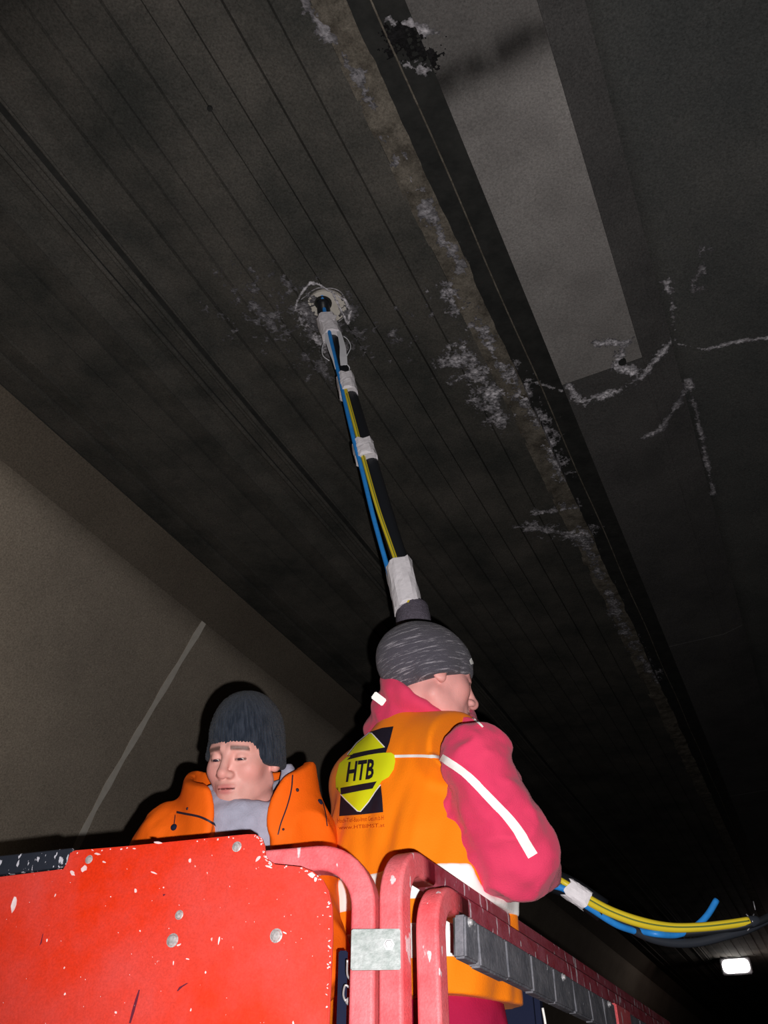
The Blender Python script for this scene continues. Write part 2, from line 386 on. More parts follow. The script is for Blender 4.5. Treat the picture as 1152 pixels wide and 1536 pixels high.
def boxm(c, sx, sy, sz, ax=None):
    ax = ax if ax is not None else (np.array([1, 0, 0.]), np.array([0, 1, 0.]), np.array([0, 0, 1.]))
    V = [np.asarray(c) + ax[0] * i * sx / 2 + ax[1] * j * sy / 2 + ax[2] * k * sz / 2 for i in (-1, 1) for j in (-1, 1) for k in (-1, 1)]
    F = [(0, 1, 3, 2), (4, 6, 7, 5), (0, 4, 5, 1), (2, 3, 7, 6), (0, 2, 6, 4), (1, 5, 7, 3)]
    return V, F
def bevel_box(name, c, sx, sy, sz, m, parent, ax=None, bev=0.003):
    V, F = boxm(c, sx, sy, sz, ax); bm = bmesh.new(); vs = [bm.verts.new(tuple(v)) for v in V]
    for f in F: bm.faces.new([vs[i] for i in f])
    bmesh.ops.recalc_face_normals(bm, faces=bm.faces)
    bmesh.ops.bevel(bm, geom=list(bm.edges), offset=bev, segments=2, affect='EDGES')
    return bm_obj(name, bm, m, parent)
def revolve(c, axis_, prof, n=16):
    axis_ = np.asarray(axis_, float); axis_ /= np.linalg.norm(axis_)
    a = np.cross(axis_, [0, 0, 1.0] if abs(axis_[2]) < 0.9 else [1.0, 0, 0]); a /= np.linalg.norm(a); b = np.cross(axis_, a)
    V = []; F = []; m = len(prof)
    for r, h in prof:
        for k in range(n): V.append(np.asarray(c) + axis_ * h + (a * math.cos(2 * math.pi * k / n) + b * math.sin(2 * math.pi * k / n)) * r)
    for i in range(m - 1):
        for k in range(n): F.append((i * n + k, i * n + (k + 1) % n, (i + 1) * n + (k + 1) % n, (i + 1) * n + k))
    F.append(tuple(range(n))[::-1]); F.append(tuple((m - 1) * n + k for k in range(n)))
    return V, F

# ================================================================== STRUCTURE: the tunnel
S0, S1 = -4.0, 60.0
def struct(o, label=None):
    o['kind'] = 'structure'
    if label: o['label'] = label
    return o
def strip_slab(name, u0, z0, u1, z1, s0, s1, m, parent, th=0.05, up=True):
    """a slab between two lines along the tunnel; z rel camera, th thickness away from the tunnel"""
    d = np.array([u1 - u0, z1 - z0]); nn = np.array([-d[1], d[0]]) / np.linalg.norm(d)
    if nn[1] < 0: nn = -nn
    q = [(u0, z0), (u1, z1), (u1 + nn[0] * th, z1 + nn[1] * th), (u0 + nn[0] * th, z0 + nn[1] * th)]
    V = [W(a, s, b) for s in (s0, s1) for a, b in q]
    F = [(0, 1, 2, 3), (7, 6, 5, 4), (0, 4, 5, 1), (1, 5, 6, 2), (2, 6, 7, 3), (3, 7, 4, 0)]
    return mesh_obj(name, V, F, m, parent)

uh, sh = US(482, 452)                     # the drilled hole in the ceiling
u_slab = H * math.tan(math.radians(-43.9)); u_lip0 = H * math.tan(math.radians(-12.6)); u_lip1 = H * math.tan(math.radians(-10.7))
u_g1 = H * math.tan(math.radians(-7.4)); u_p1 = 0.0; u_p2 = H * math.tan(math.radians(2.8))

# main carrying slab (level, above everything)
V = [W(u, s, z) for z in (H + 0.06, H + 0.30) for u, s in ((u_slab - 0.2, S0), (u_p2 + 0.2, S0), (u_p2 + 0.2, S1), (u_slab - 0.2, S1))]
ceiling = mesh_obj('ceiling', V, [(3, 2, 1, 0), (4, 5, 6, 7), (0, 1, 5, 4), (1, 2, 6, 5), (2, 3, 7, 6), (3, 0, 4, 7)], M['ceil_b'])
struct(ceiling, 'dark board-marked concrete tunnel ceiling with a drilled cable hole')
# board-marked strips, left part
edges = [u_slab]; wds = [0.13, 0.10, 0.12, 0.09, 0.13, 0.11, 0.10, 0.12]; k = 0
while edges[-1] < u_lip0 - 0.2: edges.append(edges[-1] + wds[k % 8] * 1.06); k += 1
edges.append(u_lip0)
for i in range(len(edges) - 1):
    a, b = edges[i] + 0.0022, edges[i + 1] - 0.0022
    dz = random.uniform(-0.007, 0.005); tl = random.uniform(-0.012, 0.012)
    if a < uh < b or a < uh + 0.05 < b or a < uh - 0.05 < b: dz = 0.0; tl = 0.0
    strip_slab('concrete_strip', a, H + dz - tl, b, H + dz + tl, S0, S1, M['ceiling'], ceiling, 0.07)
# pair of raised seams
for px, py, r in ((0, 173, 0.015), (0, 224, 0.016), (0, 150, 0.007)):
    r_ = ray(px, py); u = (r_ @ N) / r_[2] * H
    prof = [(r * math.cos(t), r * 0.9 * math.sin(t)) for t in np.linspace(0, 2 * math.pi, 9)[:-1]]
    path = [W(u + 0.004 * math.sin(s * 2.3 + px), s, H - 0.002) for s in list(np.linspace(S0, 14, 40)) + [60]]
    V, F = sweep(path, prof); mesh_obj('raised_seam', V, F, M['ceiling'], ceiling, True)
    if r > 0.01: strip_slab('seam_shade', u + 0.012, H - 0.008, u + 0.040, H - 0.004, S0, S1, M['bitumen_and_shade'], ceiling, 0.01)  # dark strip paints the shadow line beside each raised seam
# spalled lip beside the joint : rough grid
def rough_grid(name, u0, u1, s0, s1, nu, ns, zf, m, parent, edgej=0.0):
    us = np.linspace(u0, u1, nu); ss = np.linspace(s0, s1, ns); G = np.stack(np.meshgrid(us, ss, indexing='ij'), -1)
    uu = G[..., 0] + edgej * (fbm(np.stack([G[..., 1] * 9, G[..., 0] * 5, G[..., 0] * 0 + 3], -1)) - 0.5) * 2
    zz = zf(uu, G[..., 1])
    V = (CAM + uu[..., None] * N + G[..., 1][..., None] * T); V[..., 2] += zz
    F = [(i * ns + j, (i + 1) * ns + j, (i + 1) * ns + j + 1, i * ns + j + 1) for i in range(nu - 1) for j in range(ns - 1)]
    return mesh_obj(name, V.reshape(-1, 3), F, m, parent, True)
rough_grid('spalled_lip', u_lip0 - 0.01, u_lip1, 0.0, 9.0, 12, 1100,
           lambda u, s: H - 0.008 - 0.03 * np.clip(fbm(np.stack([u * 18, s * 10, s * 0], -1), 4) - 0.35, 0, 1), M['lip'], ceiling, 0.012)
strip_slab('spalled_lip', u_lip0, H, u_lip1, H, 9.0, S1, M['lip'], ceiling)
strip_slab('spalled_lip', u_lip0, H, u_lip1, H, S0, 0.0, M['lip'], ceiling)
# black joint filler with a thin ridge
strip_slab('joint_filler', u_lip1 - 0.02, H + 0.03, u_g1 + 0.02, H + 0.03, S0, S1, M['bitumen_and_shade'], ceiling, 0.05)
r_ = ray(700, 300); ur = float(np.mean([US(655, 262)[0], US(775, 560)[0]]))
ur = u_lip1 + 0.4 * (u_g1 - u_lip1)
V, F = sweep([W(ur + 0.003 * math.sin(s * 5), s, H + 0.026) for s in np.linspace(0, 12, 60)], circ(0.004, 6)); mesh_obj('joint_ridge', V, F, M['lip'], ceiling, True)
# slabs to the right of the joint
s_a = US(730, 100)[1]; s_b = US(930, 545)[1]
def slab_grid(name, u0, z0, u1, z1, s0, s1, nu, ns, cf, parent):
    us = np.linspace(u0, u1, nu); ss = np.linspace(s0, s1, ns); U, S_ = np.meshgrid(us, ss, indexing='ij')
    Z_ = z0 + (z1 - z0) * (U - u0) / (u1 - u0)
    V = CAM + U[..., None] * N + S_[..., None] * T; V[..., 2] += Z_; V2 = V.copy(); V2[..., 2] += 0.05; n = nu * ns
    F = [(i * ns + j, i * ns + j + 1, (i + 1) * ns + j + 1, (i + 1) * ns + j) for i in range(nu - 1) for j in range(ns - 1)]
    F += [(a + n, d + n, c + n, b + n) for a, b, c, d in F[:]]
    for j in range(ns - 1):
        F.append((j, j + n, j + 1 + n, j + 1)); k = (nu - 1) * ns + j; F.append((k, k + 1, k + 1 + n, k + n))
    for i in range(nu - 1):
        F.append((i * ns, (i + 1) * ns, (i + 1) * ns + n, i * ns + n)); k = i * ns + ns - 1; F.append((k, k + n, k + ns + n, k + ns))
    c = cf(U, S_).reshape(-1, 3); return mesh_obj(name, np.concatenate([V.reshape(-1, 3), V2.reshape(-1, 3)]), F, M['slab_attr'], parent, False, np.concatenate([c, c]))
def slab_col(U, S_):
    nz = fbm(np.stack([U * 7, S_ * 7, U * 0], -1), 4); n2 = fbm(np.stack([U * 16, S_ * 5, U * 0 + 9], -1), 3)
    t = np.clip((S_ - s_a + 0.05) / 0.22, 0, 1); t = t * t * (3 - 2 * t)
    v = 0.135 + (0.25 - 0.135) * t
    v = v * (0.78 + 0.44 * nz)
    sm = np.exp(-((S_ - s_a + 0.03 + 0.05 * (nz - 0.5)) / 0.055) ** 2); v = v * (1 - 0.72 * sm * np.clip(n2 * 2, 0, 1))  # darker smear across the slab at its cross joint
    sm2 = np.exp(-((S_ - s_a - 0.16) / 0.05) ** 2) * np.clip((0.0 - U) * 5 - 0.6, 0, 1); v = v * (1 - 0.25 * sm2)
    return v[..., None] * np.array([1.0, 0.955, 0.92])
slab_grid('ceiling_slab', u_g1, H - 0.022, u_p1, H - 0.012, S0 + 3.6, s_b - 0.004, 26, 170, slab_col, ceiling)
strip_slab('sloped_slab', u_p1 + 0.001, H - 0.012, u_p2, H + 0.03, S0, s_b - 0.004, M['panel_d'], ceiling, 0.05)
strip_slab('ceiling_slab', u_g1, H - 0.022, u_p1, H - 0.012, S0, S0 + 3.598, M['panel_m'], ceiling, 0.05)
for s0, s1, m in ((s_b + 0.004, 5.6, 'panel_d'), (5.61, 9.0, 'panel_d'), (9.01, 20, 'panel_d'), (20.01, S1, 'panel_d')):
    strip_slab('ceiling_slab', u_g1, H - 0.022, u_p1, H - 0.012, s0, s1, M[m], ceiling, 0.07)
    strip_slab('sloped_slab', u_p1 + 0.001, H - 0.012, u_p2, H + 0.03, s0, s1, M['panel_d'], ceiling, 0.05)
def profile_wall(name, prof, s0, s1, ns, m, th=0.25, sign=-1):
    """curved wall extruded along the tunnel, closed with thickness outward"""
    prof = catmull([np.array([a, b]) for a, b in prof], 5); n = len(prof); V = []
    nor = []
    for i in range(n):
        t = prof[min(i + 1, n - 1)] - prof[max(i - 1, 0)]; q = np.array([t[1], -t[0]]) * sign; nor.append(q / np.linalg.norm(q))
    ss = np.linspace(s0, s1, ns)
    for off in (0, th):
        for s in ss:
            for i in range(n):
                q = prof[i] + nor[i] * off; V.append(W(q[0], s, q[1]))
    F = []; L = ns * n
    for j in range(ns - 1):
        for i in range(n - 1):
            a = j * n + i; F.append((a, a + n, a + n + 1, a + 1)); F.append((L + a, L + a + 1, L + a + n + 1, L + a + n))
    for i in range(n - 1):
        for j in (0, ns - 1):
            a = j * n + i; F.append((a, a + 1, L + a + 1, L + a) if j == 0 else (a + 1, a, L + a, L + a + 1))
    for j in range(ns - 1):
        for i in (0, n - 1):
            a = j * n + i; F.append((a + n, a, L + a, L + a + n) if i == 0 else (a, a + n, L + a + n, L + a))
    return mesh_obj(name, V, F, m, None, True)
WL = [(-3.02, 2.74), (-3.39, 2.06), (-3.67, 1.46), (-3.86, 0.7), (-3.95, -0.4), (-3.98, -1.6)]
wl = profile_wall('wall_left', WL, S0, S1, 30, M['wall_l'], 0.25, 1); struct(wl, 'curved brown-grey tunnel lining on the left with one pale ring seam')
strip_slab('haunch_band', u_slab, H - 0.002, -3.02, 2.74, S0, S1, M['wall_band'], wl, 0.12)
wc = catmull([np.array(q) for q in WL[:5]], 8)
s_r = US(345, 885)[1]
V = []; 
for q, sgn in [(wc, 0)]:
    for i, c in enumerate(q):
        t = q[min(i + 1, len(q) - 1)] - q[max(i - 1, 0)]; nn = np.array([-t[1], t[0]]); nn /= np.linalg.norm(nn)
        if nn[0] < 0: nn = -nn
        for du, ds in ((0.004, -0.021), (0.004, 0.021), (-0.02, 0.021), (-0.02, -0.021)):
            e = c + nn * du; V.append(W(e[0], s_r + ds * (1 + 0.25 * math.sin(i * 1.7)), e[1]))
n_ = len(wc); F = []
for i in range(n_ - 1):
    for k in range(4): F.append((i * 4 + k, i * 4 + (k + 1) % 4, i * 4 + 4 + (k + 1) % 4, i * 4 + 4 + k))
mesh_obj('ring_seam', V, F, M['seam'], wl)['label'] = 'pale grey ring seam curving down the lining'

WR = [(u_p2 - 0.01, H + 0.03), (0.6, H - 0.03), (1.3, 2.62), (2.1, 2.0), (2.7, 1.1), (2.95, 0.1), (3.0, -1.6)]
wr = profile_wall('wall_right', WR, S0, S1, 30, M['vault'], 0.25, -1); struct(wr, 'dark curved vault on the right with white lime seams')
V = [W(u, s, z) for z in (-1.6, -1.9) for u, s in ((-4.3, S0), (3.3, S0), (3.3, S1), (-4.3, S1))]
floor = mesh_obj('floor', V, [(0, 1, 2, 3), (7, 6, 5, 4), (0, 4, 5, 1), (1, 5, 6, 2), (2, 6, 7, 3), (3, 7, 4, 0)], M['ground']); struct(floor, 'dark roadway of the tunnel')
# far end is dark: closing wall
V, F = boxm(W(-0.5, S1 + 0.3, 0.8), 8.5, 0.3, 6, (N, T, np.array([0, 0, 1.]))); struct(mesh_obj('wall_back', V, F, M['vault']), 'far dark end of the tunnel')
V, F = boxm(W(-0.5, S0 - 0.2, 0.8), 8.5, 0.3, 6, (N, T, np.array([0, 0, 1.]))); struct(mesh_obj('wall_front', V, F, M['vault']), 'dark tunnel end behind the photographer')

# ---- lime crust (efflorescence), real thin rough geometry stuck under the concrete
wrc = np.array(catmull([np.array(q) for q in WR], 30))
def zsurf(u, s):
    z = np.where(u < u_lip1, H - 0.012, np.where(u < u_g1, H + 0.028, np.where(u < u_p1, H - 0.024 + 0.010 * (u - u_g1) / (u_p1 - u_g1), H - 0.012 + 0.042 * (u - u_p1) / (u_p2 - u_p1))))
    zr = np.interp(u, wrc[:, 0], wrc[:, 1])
    return np.where(u > u_p2, zr - 0.003, z)
def crust(name, lines, parent, step=0.0042, seed=0, bright=(0.10, 0.72), label=None, thr=0.28, ns=30, base=0.075):
    """lines: (list of px points, half width m, density)"""
    L = [([US(*q) for q in pts], wd, de) for pts, wd, de in lines]
    allp = np.array([q for l in L for q in l[0]]); mw = max(l[1] for l in L) * 1.5
    us = np.arange(allp[:, 0].min() - mw, allp[:, 0].max() + mw, step); ss = np.arange(allp[:, 1].min() - mw, allp[:, 1].max() + mw, step)
    U, Sx = np.meshgrid(us, ss, indexing='ij'); fld = np.full(U.shape, -9.0)
    for pts, wd, de in L:
        pts = [np.array(q) for q in pts]; d = np.full(U.shape, 9.0)
        if len(pts) == 1: d = np.hypot(U - pts[0][0], Sx - pts[0][1])
        for a, b in zip(pts[:-1], pts[1:]):
            ba = b - a; h = np.clip(((U - a[0]) * ba[0] + (Sx - a[1]) * ba[1]) / (ba @ ba), 0, 1)
            d = np.minimum(d, np.hypot(U - a[0] - h * ba[0], Sx - a[1] - h * ba[1]))
        fld = np.maximum(fld, de * (1 - d / wd))
    q = np.stack([U * ns, Sx * ns, np.full(U.shape, seed * 3.1)], -1)
    nz = 0.42 * fbm(q * 0.6, 2) + 0.58 * fbm(q * 2.2, 4, 0.8); val = fld + (nz - 0.5) * 4.2
    keep = val > thr
    cells = keep[:-1, :-1] & keep[1:, :-1] & keep[:-1, 1:] & keep[1:, 1:]
    used = np.zeros(keep.shape, bool)
    used[:-1, :-1] |= cells; used[1:, :-1] |= cells; used[:-1, 1:] |= cells; used[1:, 1:] |= cells
    idx = -np.ones(keep.shape, int); idx[used] = np.arange(used.sum())
    hgt = 0.0015 + 0.008 * np.clip(val - thr, 0, 1) * vnoise(q * 3)
    Z = zsurf(U, Sx) - hgt
    Vv = CAM + U[..., None] * N + Sx[..., None] * T; Vv[..., 2] += Z
    ci, cj = np.nonzero(cells)
    F = np.stack([idx[ci, cj], idx[ci, cj + 1], idx[ci + 1, cj + 1], idx[ci + 1, cj]], -1)
    k1 = np.clip((val - thr) / 0.5, 0, 1); fine = np.clip(fbm(q * 3.1 + 5, 4, 0.75) * 3.8 - 1.2, 0, 1.25)
    c = base + (bright[0] - base) * k1 + (bright[1] - bright[0]) * np.clip((val - thr - 0.15) * 0.9, 0, 1) * fine
    c = c[used][:, None] * np.array([1.0, 0.97, 1.03])
    if not len(F): return
    o = mesh_obj(name, Vv[used], F, M['crust'], parent, False, c); o['kind'] = 'stuff'
    if label: o['label'] = label
crust('lime_crust', [([(455, 0), (505, 65), (565, 165), (605, 240), (650, 330), (690, 400)], 0.035, 0.95)], ceiling, seed=1, bright=(0.14, 0.42))
crust('lime_crust', [([(655, 430), (690, 470)], 0.07, 0.7), ([(715, 470), (740, 530), (790, 600), (845, 715)], 0.07, 0.9), ([(690, 540), (735, 570), (745, 620)], 0.13, 0.75),
                     ([(805, 765), (860, 760)], 0.05, 0.7), ([(800, 790), (880, 800)], 0.10, 0.7)], ceiling, seed=2, bright=(0.13, 0.85))
crust('lime_crust', [([(870, 800), (905, 870), (940, 950), (985, 1020)], 0.06, 0.75)], ceiling, seed=3, bright=(0.12, 0.6))
crust('lime_crust', [([(850, 575), (870, 597), (930, 580), (965, 560), (1010, 515)], 0.035, 1.05), ([(895, 510), (935, 512), (925, 545), (950, 555)], 0.045, 1.25)], ceiling, seed=4, bright=(0.2, 0.95))
crust('lime_crust', [([(790, 575), (845, 592)], 0.018, 0.8), ([(580, 35), (655, 45)], 0.02, 1.0), ([(600, 100), (640, 110)], 0.02, 0.6)], ceiling, seed=5, bright=(0.2, 0.8))
crust('lime_crust', [([(1020, 520), (1060, 527), (1100, 515), (1152, 502)], 0.018, 1.3), ([(1000, 430), (1018, 515)], 0.02, 0.6)], wr, seed=6, bright=(0.15, 0.75))
crust('lime_crust', [([(1033, 575), (1048, 630), (1060, 690), (1073, 745)], 0.022, 1.1), ([(1033, 590), (990, 640), (965, 652)], 0.026, 1.0), ([(1060, 380), (1045, 430)], 0.03, 0.4)], ceiling, seed=7, bright=(0.12, 0.5))
crust('drill_dust', [([(452, 500), (470, 470), (520, 500), (480, 540)], 0.14, 0.62), ([(380, 455), (470, 490)], 0.16, 0.45), ([(530, 500), (600, 500)], 0.12, 0.35)], ceiling, seed=8, bright=(0.11, 0.42), thr=0.25, ns=34)
crust('black_spall', [([(590, 60), (640, 80)], 0.07, 0.9)], ceiling, seed=9, bright=(0.01, 0.03), base=0.01)
V, F = revolve(W(*US(932, 538), H - 0.03), (0, 0, 1), [(0.018, 0), (0.018, 0.02)], 12); mesh_obj('drain_hole', V, F, M['bitumen_and_shade'], ceiling)
V, F = revolve(W(*US(315, 162), H - 0.008), (0, 0, 1), [(0.010, 0), (0.010, 0.02)], 10); mesh_obj('anchor_hole', V, F, M['bitumen_and_shade'], ceiling)
# drilled hole with plaster rings
def ring_px(cx, cy, rad, wig, r, m, name, z=H - 0.006, seed=0, a0=0, a1=360, sq=1.0):
    u0, s0 = US(cx, cy); pts = []
    for a in np.linspace(math.radians(a0), math.radians(a1), 60):
        rr = rad * (1 + wig * (vnoise(np.array([[math.cos(a) * 2.6 + seed, math.sin(a) * 2.6, seed]]))[0] - 0.5) * 2)
        pts.append(W(u0 + rr * math.cos(a), s0 + rr * sq * math.sin(a), z))
    V, F = sweep(pts, circ(r, 6), caps=False); return mesh_obj(name, V, F, m, ceiling, True)
V, F = revolve(W(*US(490, 458), H - 0.012), (0, 0, 1), [(0.083, 0.001), (0.085, 0.0), (0.085, 0.012)], 28); mesh_obj('plaster_disc', V, F, M['seam'], ceiling)
V, F = revolve(W(*US(485, 452), H - 0.016), (0, 0, 1), [(0.038, 0.0), (0.038, 0.012)], 24); mesh_obj('drilled_hole', V, F, M['bitumen_and_shade'], ceiling)
mc = mat('chalky_ridge', (0.62, 0.6, 0.64), 0.95, var=0.9, var_scale=60, col2=(0.2, 0.19, 0.2))
ring_px(490, 460, 0.088, 0.05, 0.003, mc, 'plaster_ridge', seed=1)
ring_px(487, 461, 0.108, 0.10, 0.0022, mc, 'plaster_ridge', seed=2, a0=120, a1=400)
crust('plaster_crumbs', [([(443, 462), (447, 447), (456, 432), (466, 421), (480, 424), (500, 437), (517, 446), (526, 462), (522, 482)], 0.009, 1.5), ([(446, 470), (470, 500), (486, 520)], 0.05, 0.9),
                         ([(500, 437), (508, 455), (516, 470), (520, 480)], 0.008, 2.0)], ceiling, seed=11, bright=(0.3, 0.95), step=0.0032)
# ================================================================== TUNNEL LAMP
lp = CAM + ray(1104, 1449) * (H - 0.15) / ray(1104, 1449)[2]
lamp = empty('tunnel_lamp', tuple(lp), 'glowing white tunnel lamp far off near the ceiling at lower right', 'lamp')
toc = CAM - lp; toc /= np.linalg.norm(toc); lx = np.cross([0, 0, 1.0], toc); lx /= np.linalg.norm(lx); lz = np.cross(toc, lx)
lf = toc
bevel_box('housing', lp - lf * 0.06, 0.52, 0.1, 0.28, M['steel'], lamp, (lx, lf, lz), 0.02)
bm = bmesh.new(); pr = rsq(0.46, 0.22, 0.09, 5); vs = [bm.verts.new(tuple(lp + lx * a + lz * b + lf * 0.0)) for a, b in pr]; vs2 = [bm.verts.new(tuple(lp + lx * a * 0.97 + lz * b * 0.95 + lf * 0.02)) for a, b in pr]
for i in range(len(pr)): bm.faces.new([vs[i], vs[(i + 1) % len(pr)], vs2[(i + 1) % len(pr)], vs2[i]])
bm.faces.new(vs2); bm_obj('glass', bm, M['lamp'], lamp)
for sx in (-0.2, 0.2):
    V, F = sweep([lp - lf * 0.06 + lx * sx, np.array([*(lp - lf * 0.06 + lx * sx)[:2], 1.6 + H - 0.001])], circ(0.012, 8), ref=(1, 0, 0)); mesh_obj('bracket', V, F, M['steel'], lamp, True)
tl = bpy.data.lights.new('tunnel_lamp_light', 'POINT'); tl.energy = 7; tl.shadow_soft_size = 0.15; tl.color = (1.0, 0.75, 0.7)
tlo = bpy.data.objects.new('tunnel_lamp_light', tl); link(tlo); tlo.location = tuple(lp + lf * 0.3 + N * 0.9 - np.array([0, 0, 0.2]))

# ================================================================== LIFT BASKET
FZ = 0.88; DC = 1.30
E1 = ray(-5000, 1745); E1[2] = 0; E1 /= np.linalg.norm(E1)
ZV = np.array([0, 0, 1.0])
p1 = P(548, 1450, DC + 0.02); p2 = P(593, 1450, DC); p3 = P(648, 1450, DC)
z2 = P(612, 1290, DC)[2] + 0.036; z3 = P(665, 1344, DC + 0.02)[2] + 0.016; z1 = P(450, 1272, DC + 0.04)[2] + 0.014
basket = empty('lift_basket', (p2[0] + 0.3, p2[1] + 1.2, 0.0), 'red worn aerial lift basket with bent tube rails holding both workers', 'lift basket')
def at(p, z): return np.array([p[0], p[1], z])
def tube(name, pts, r, ref, wd=0.042, ht=0.042, m='red_tube', label=None):
    V, F = sweep(fillet(pts, r, 10), rsq(wd, ht, 0.007, 3), ref=ref, fixed=True); o = mesh_obj(name, V, F, M[m], basket, True)
    o.data.shade_smooth()
    md = o.modifiers.new('n', 'WEIGHTED_NORMAL'); md.weight = 80
    if label: o['label'] = label
    return o
LT = 2.55
for pq, zq, rq, wq_ in ((p2, z2, 0.075, 0.042), (p3, z3, 0.062, 0.040)):
    tube('rail_frame', [at(pq, FZ + 0.04), at(pq, zq), at(pq, zq) + T * 0.13], rq, N, wq_, wq_)
    o = tube('top_rail', [at(pq, zq) + T * 0.13, at(pq, zq) + T * LT, at(pq + T * LT, FZ + 0.04)], 0.06, N, wq_, wq_, 'red_dark'); o['label'] = 'worn dark red top rail full of scratches'
tube('rail_frame', [at(p1, FZ + 0.04), at(p1, z1), at(p1, z1) + E1 * 1.75, at(p1 + E1 * 1.75, FZ + 0.04)], 0.085, np.cross(E1, ZV), 0.042, 0.042)
# rear and far rails, mid rails, toe board and deck
pb = p1 + E1 * 1.75; pr_ = p2 + T * LT
tube('rail_frame', [at(pb + T * 0.06, FZ + 0.04), at(pb + T * 0.06, z1 - 0.02), at(pb + T * LT, z1 - 0.02), at(pb + T * LT, FZ + 0.04)], 0.07, N)
tube('rail_frame', [at(pr_ + E1 * 0.06 + T * 0.03, FZ + 0.04), at(pr_ + E1 * 0.06 + T * 0.03, z2 - 0.05), at(pb + T * (LT + 0.05) - E1 * 0.05, z2 - 0.05), at(pb + T * (LT + 0.05) - E1 * 0.05, FZ + 0.04)], 0.07, T)
for a, b in ((p3 + T * 0.02, p3 + T * (LT - 0.02)), (pb + T * 0.08, pb + T * (LT - 0.02))):
    V, F = sweep([at(a, 1.42), at(b, 1.42)], rsq(0.035, 0.035), ref=ZV, fixed=True); mesh_obj('mid_rail', V, F, M['red_tube'], basket, True)
dk = [p2 + N * 0.08, p2 + T * (LT + 0.1) + N * 0.08, pb + T * (LT + 0.1) - N * 0.06, pb - N * 0.06 - T * 0.03]
V = [at(q, z) for z in (FZ - 0.03, FZ + 0.045) for q in dk]
V = [at(q, z) for z in (FZ - 0.06, FZ) for q in dk]
mesh_obj('deck', V, [(3, 2, 1, 0), (4, 5, 6, 7), (0, 1, 5, 4), (1, 2, 6, 5), (2, 3, 7, 6), (3, 0, 4, 7)], M['steel'], basket)
for q in (p1, p2, p3, pb, pr_):
    pass
for a, b in ((dk[0], dk[1]), (dk[3], dk[2]), (dk[0], dk[3]), (dk[1], dk[2])):
    d = (b - a); L_ = np.linalg.norm(d[:2]); dd = at(d, 0) / L_; nn = np.cross(dd, ZV)
    bevel_box('toe_board', at((a + b) / 2, FZ + 0.03), L_, 0.006, 0.18, M['red_dark'], basket, (dd, nn, ZV), 0.001)
ctr = sum(dk) / 4
bevel_box('mast_head', at(ctr, FZ - 0.12), 0.5, 0.5, 0.12, M['steel'], basket, None, 0.01)
bevel_box('mast', at(ctr, 0.52), 0.22, 0.22, 0.56, M['steel'], basket, None, 0.01)
bevel_box('mast_base', at(ctr, 0.12), 1.1, 1.1, 0.24, M['red_dark'], basket, None, 0.02)

# front panel: outline lies in the vertical plane of E1 in front of the rail
pn = np.cross(E1, ZV); pn /= np.linalg.norm(pn)
if pn[1] > 0: pn = -pn
pl_o = P(499, 1400, DC - 0.015)
def on_panel(px, py, off=0.0):
    r = ray(px, py); t = ((pl_o - CAM) @ pn) / (r @ pn); return CAM + r * t + pn * off
top = [(0, 1317), (98, 1305), (104, 1293), (108, 1280), (116, 1277), (200, 1270), (290, 1261), (372, 1253), (385, 1253), (395, 1259), (399, 1270), (400, 1283),
       (405, 1292), (415, 1298), (435, 1300), (455, 1302), (472, 1309), (486, 1321), (495, 1338), (500, 1362), (501, 1400), (499, 1450), (496, 1520), (494, 1560)]
out = [on_panel(*q) for q in top]
lft = out[0] + E1 * 0.55; lft[2] -= 0.0
out = [at(lft, FZ + 0.06), at(lft, lft[2])] + out + [at(out[-1], FZ + 0.06)]
bm = bmesh.new(); vs = [bm.verts.new(tuple(v)) for v in out]; f = bm.faces.new(vs); f.normal_update()
if Vector(pn).dot(f.normal) < 0: f.normal_flip()
ex = bmesh.ops.extrude_face_region(bm, geom=[f]); bmesh.ops.translate(bm, verts=[v for v in ex['geom'] if isinstance(v, bmesh.types.BMVert)], vec=Vector(-pn * -0.0) + Vector(pn) * 0.008)
bmesh.ops.recalc_face_normals(bm, faces=bm.faces)
bmesh.ops.bevel(bm, geom=[e for e in bm.edges if abs((e.verts[0].co - e.verts[1].co).dot(Vector(pn))) < 0.001], offset=0.002, segments=2, affect='EDGES')
panel = bm_obj('panel', bm, M['red_panel'], basket); panel['label'] = 'bright red scratched sheet panel with a stepped top corner'
bpts = [on_panel(-120, 1298, -0.006), on_panel(40, 1281, -0.006), on_panel(112, 1273, -0.006), on_panel(112, 1300, -0.006), on_panel(40, 1309, -0.006), on_panel(-120, 1326, -0.006)]
bm = bmesh.new(); vs = [bm.verts.new(tuple(v)) for v in bpts]; f = bm.faces.new(vs); ex = bmesh.ops.extrude_face_region(bm, geom=[f])
bmesh.ops.translate(bm, verts=[v for v in ex['geom'] if isinstance(v, bmesh.types.BMVert)], vec=Vector(pn) * 0.013); bmesh.ops.recalc_face_normals(bm, faces=bm.faces)
bmesh.ops.bevel(bm, geom=list(bm.edges), offset=0.002, segments=1, affect='EDGES')
bm_obj('edge_strip', bm, M['black_chip'], basket)['label'] = 'black chipped strip along the panel top'
M['bolt_d'] = mat('dirty_bolt', (0.36, 0.33, 0.33), 0.4, metal=0.4, var=0.9, var_scale=200, col2=(0.7, 0.68, 0.68))
for (px, py, r) in ((137, 1291, 0.006), (358, 1272, 0.007), (262, 1412, 0.0085), (272, 1374, 0.006), (417, 1405, 0.0085)):
    V, F = revolve(on_panel(px, py, 0.007), pn, [(r * 1.25, 0), (r * 1.25, 0.001), (r, 0.0015), (r * 0.85, 0.0035), (r * 0.3, 0.0042)], 14)
    o = mesh_obj('bolt', V, F, M['bolt_d'], basket, False); o.parent = panel; o.matrix_parent_inverse = Matrix.Identity(4)
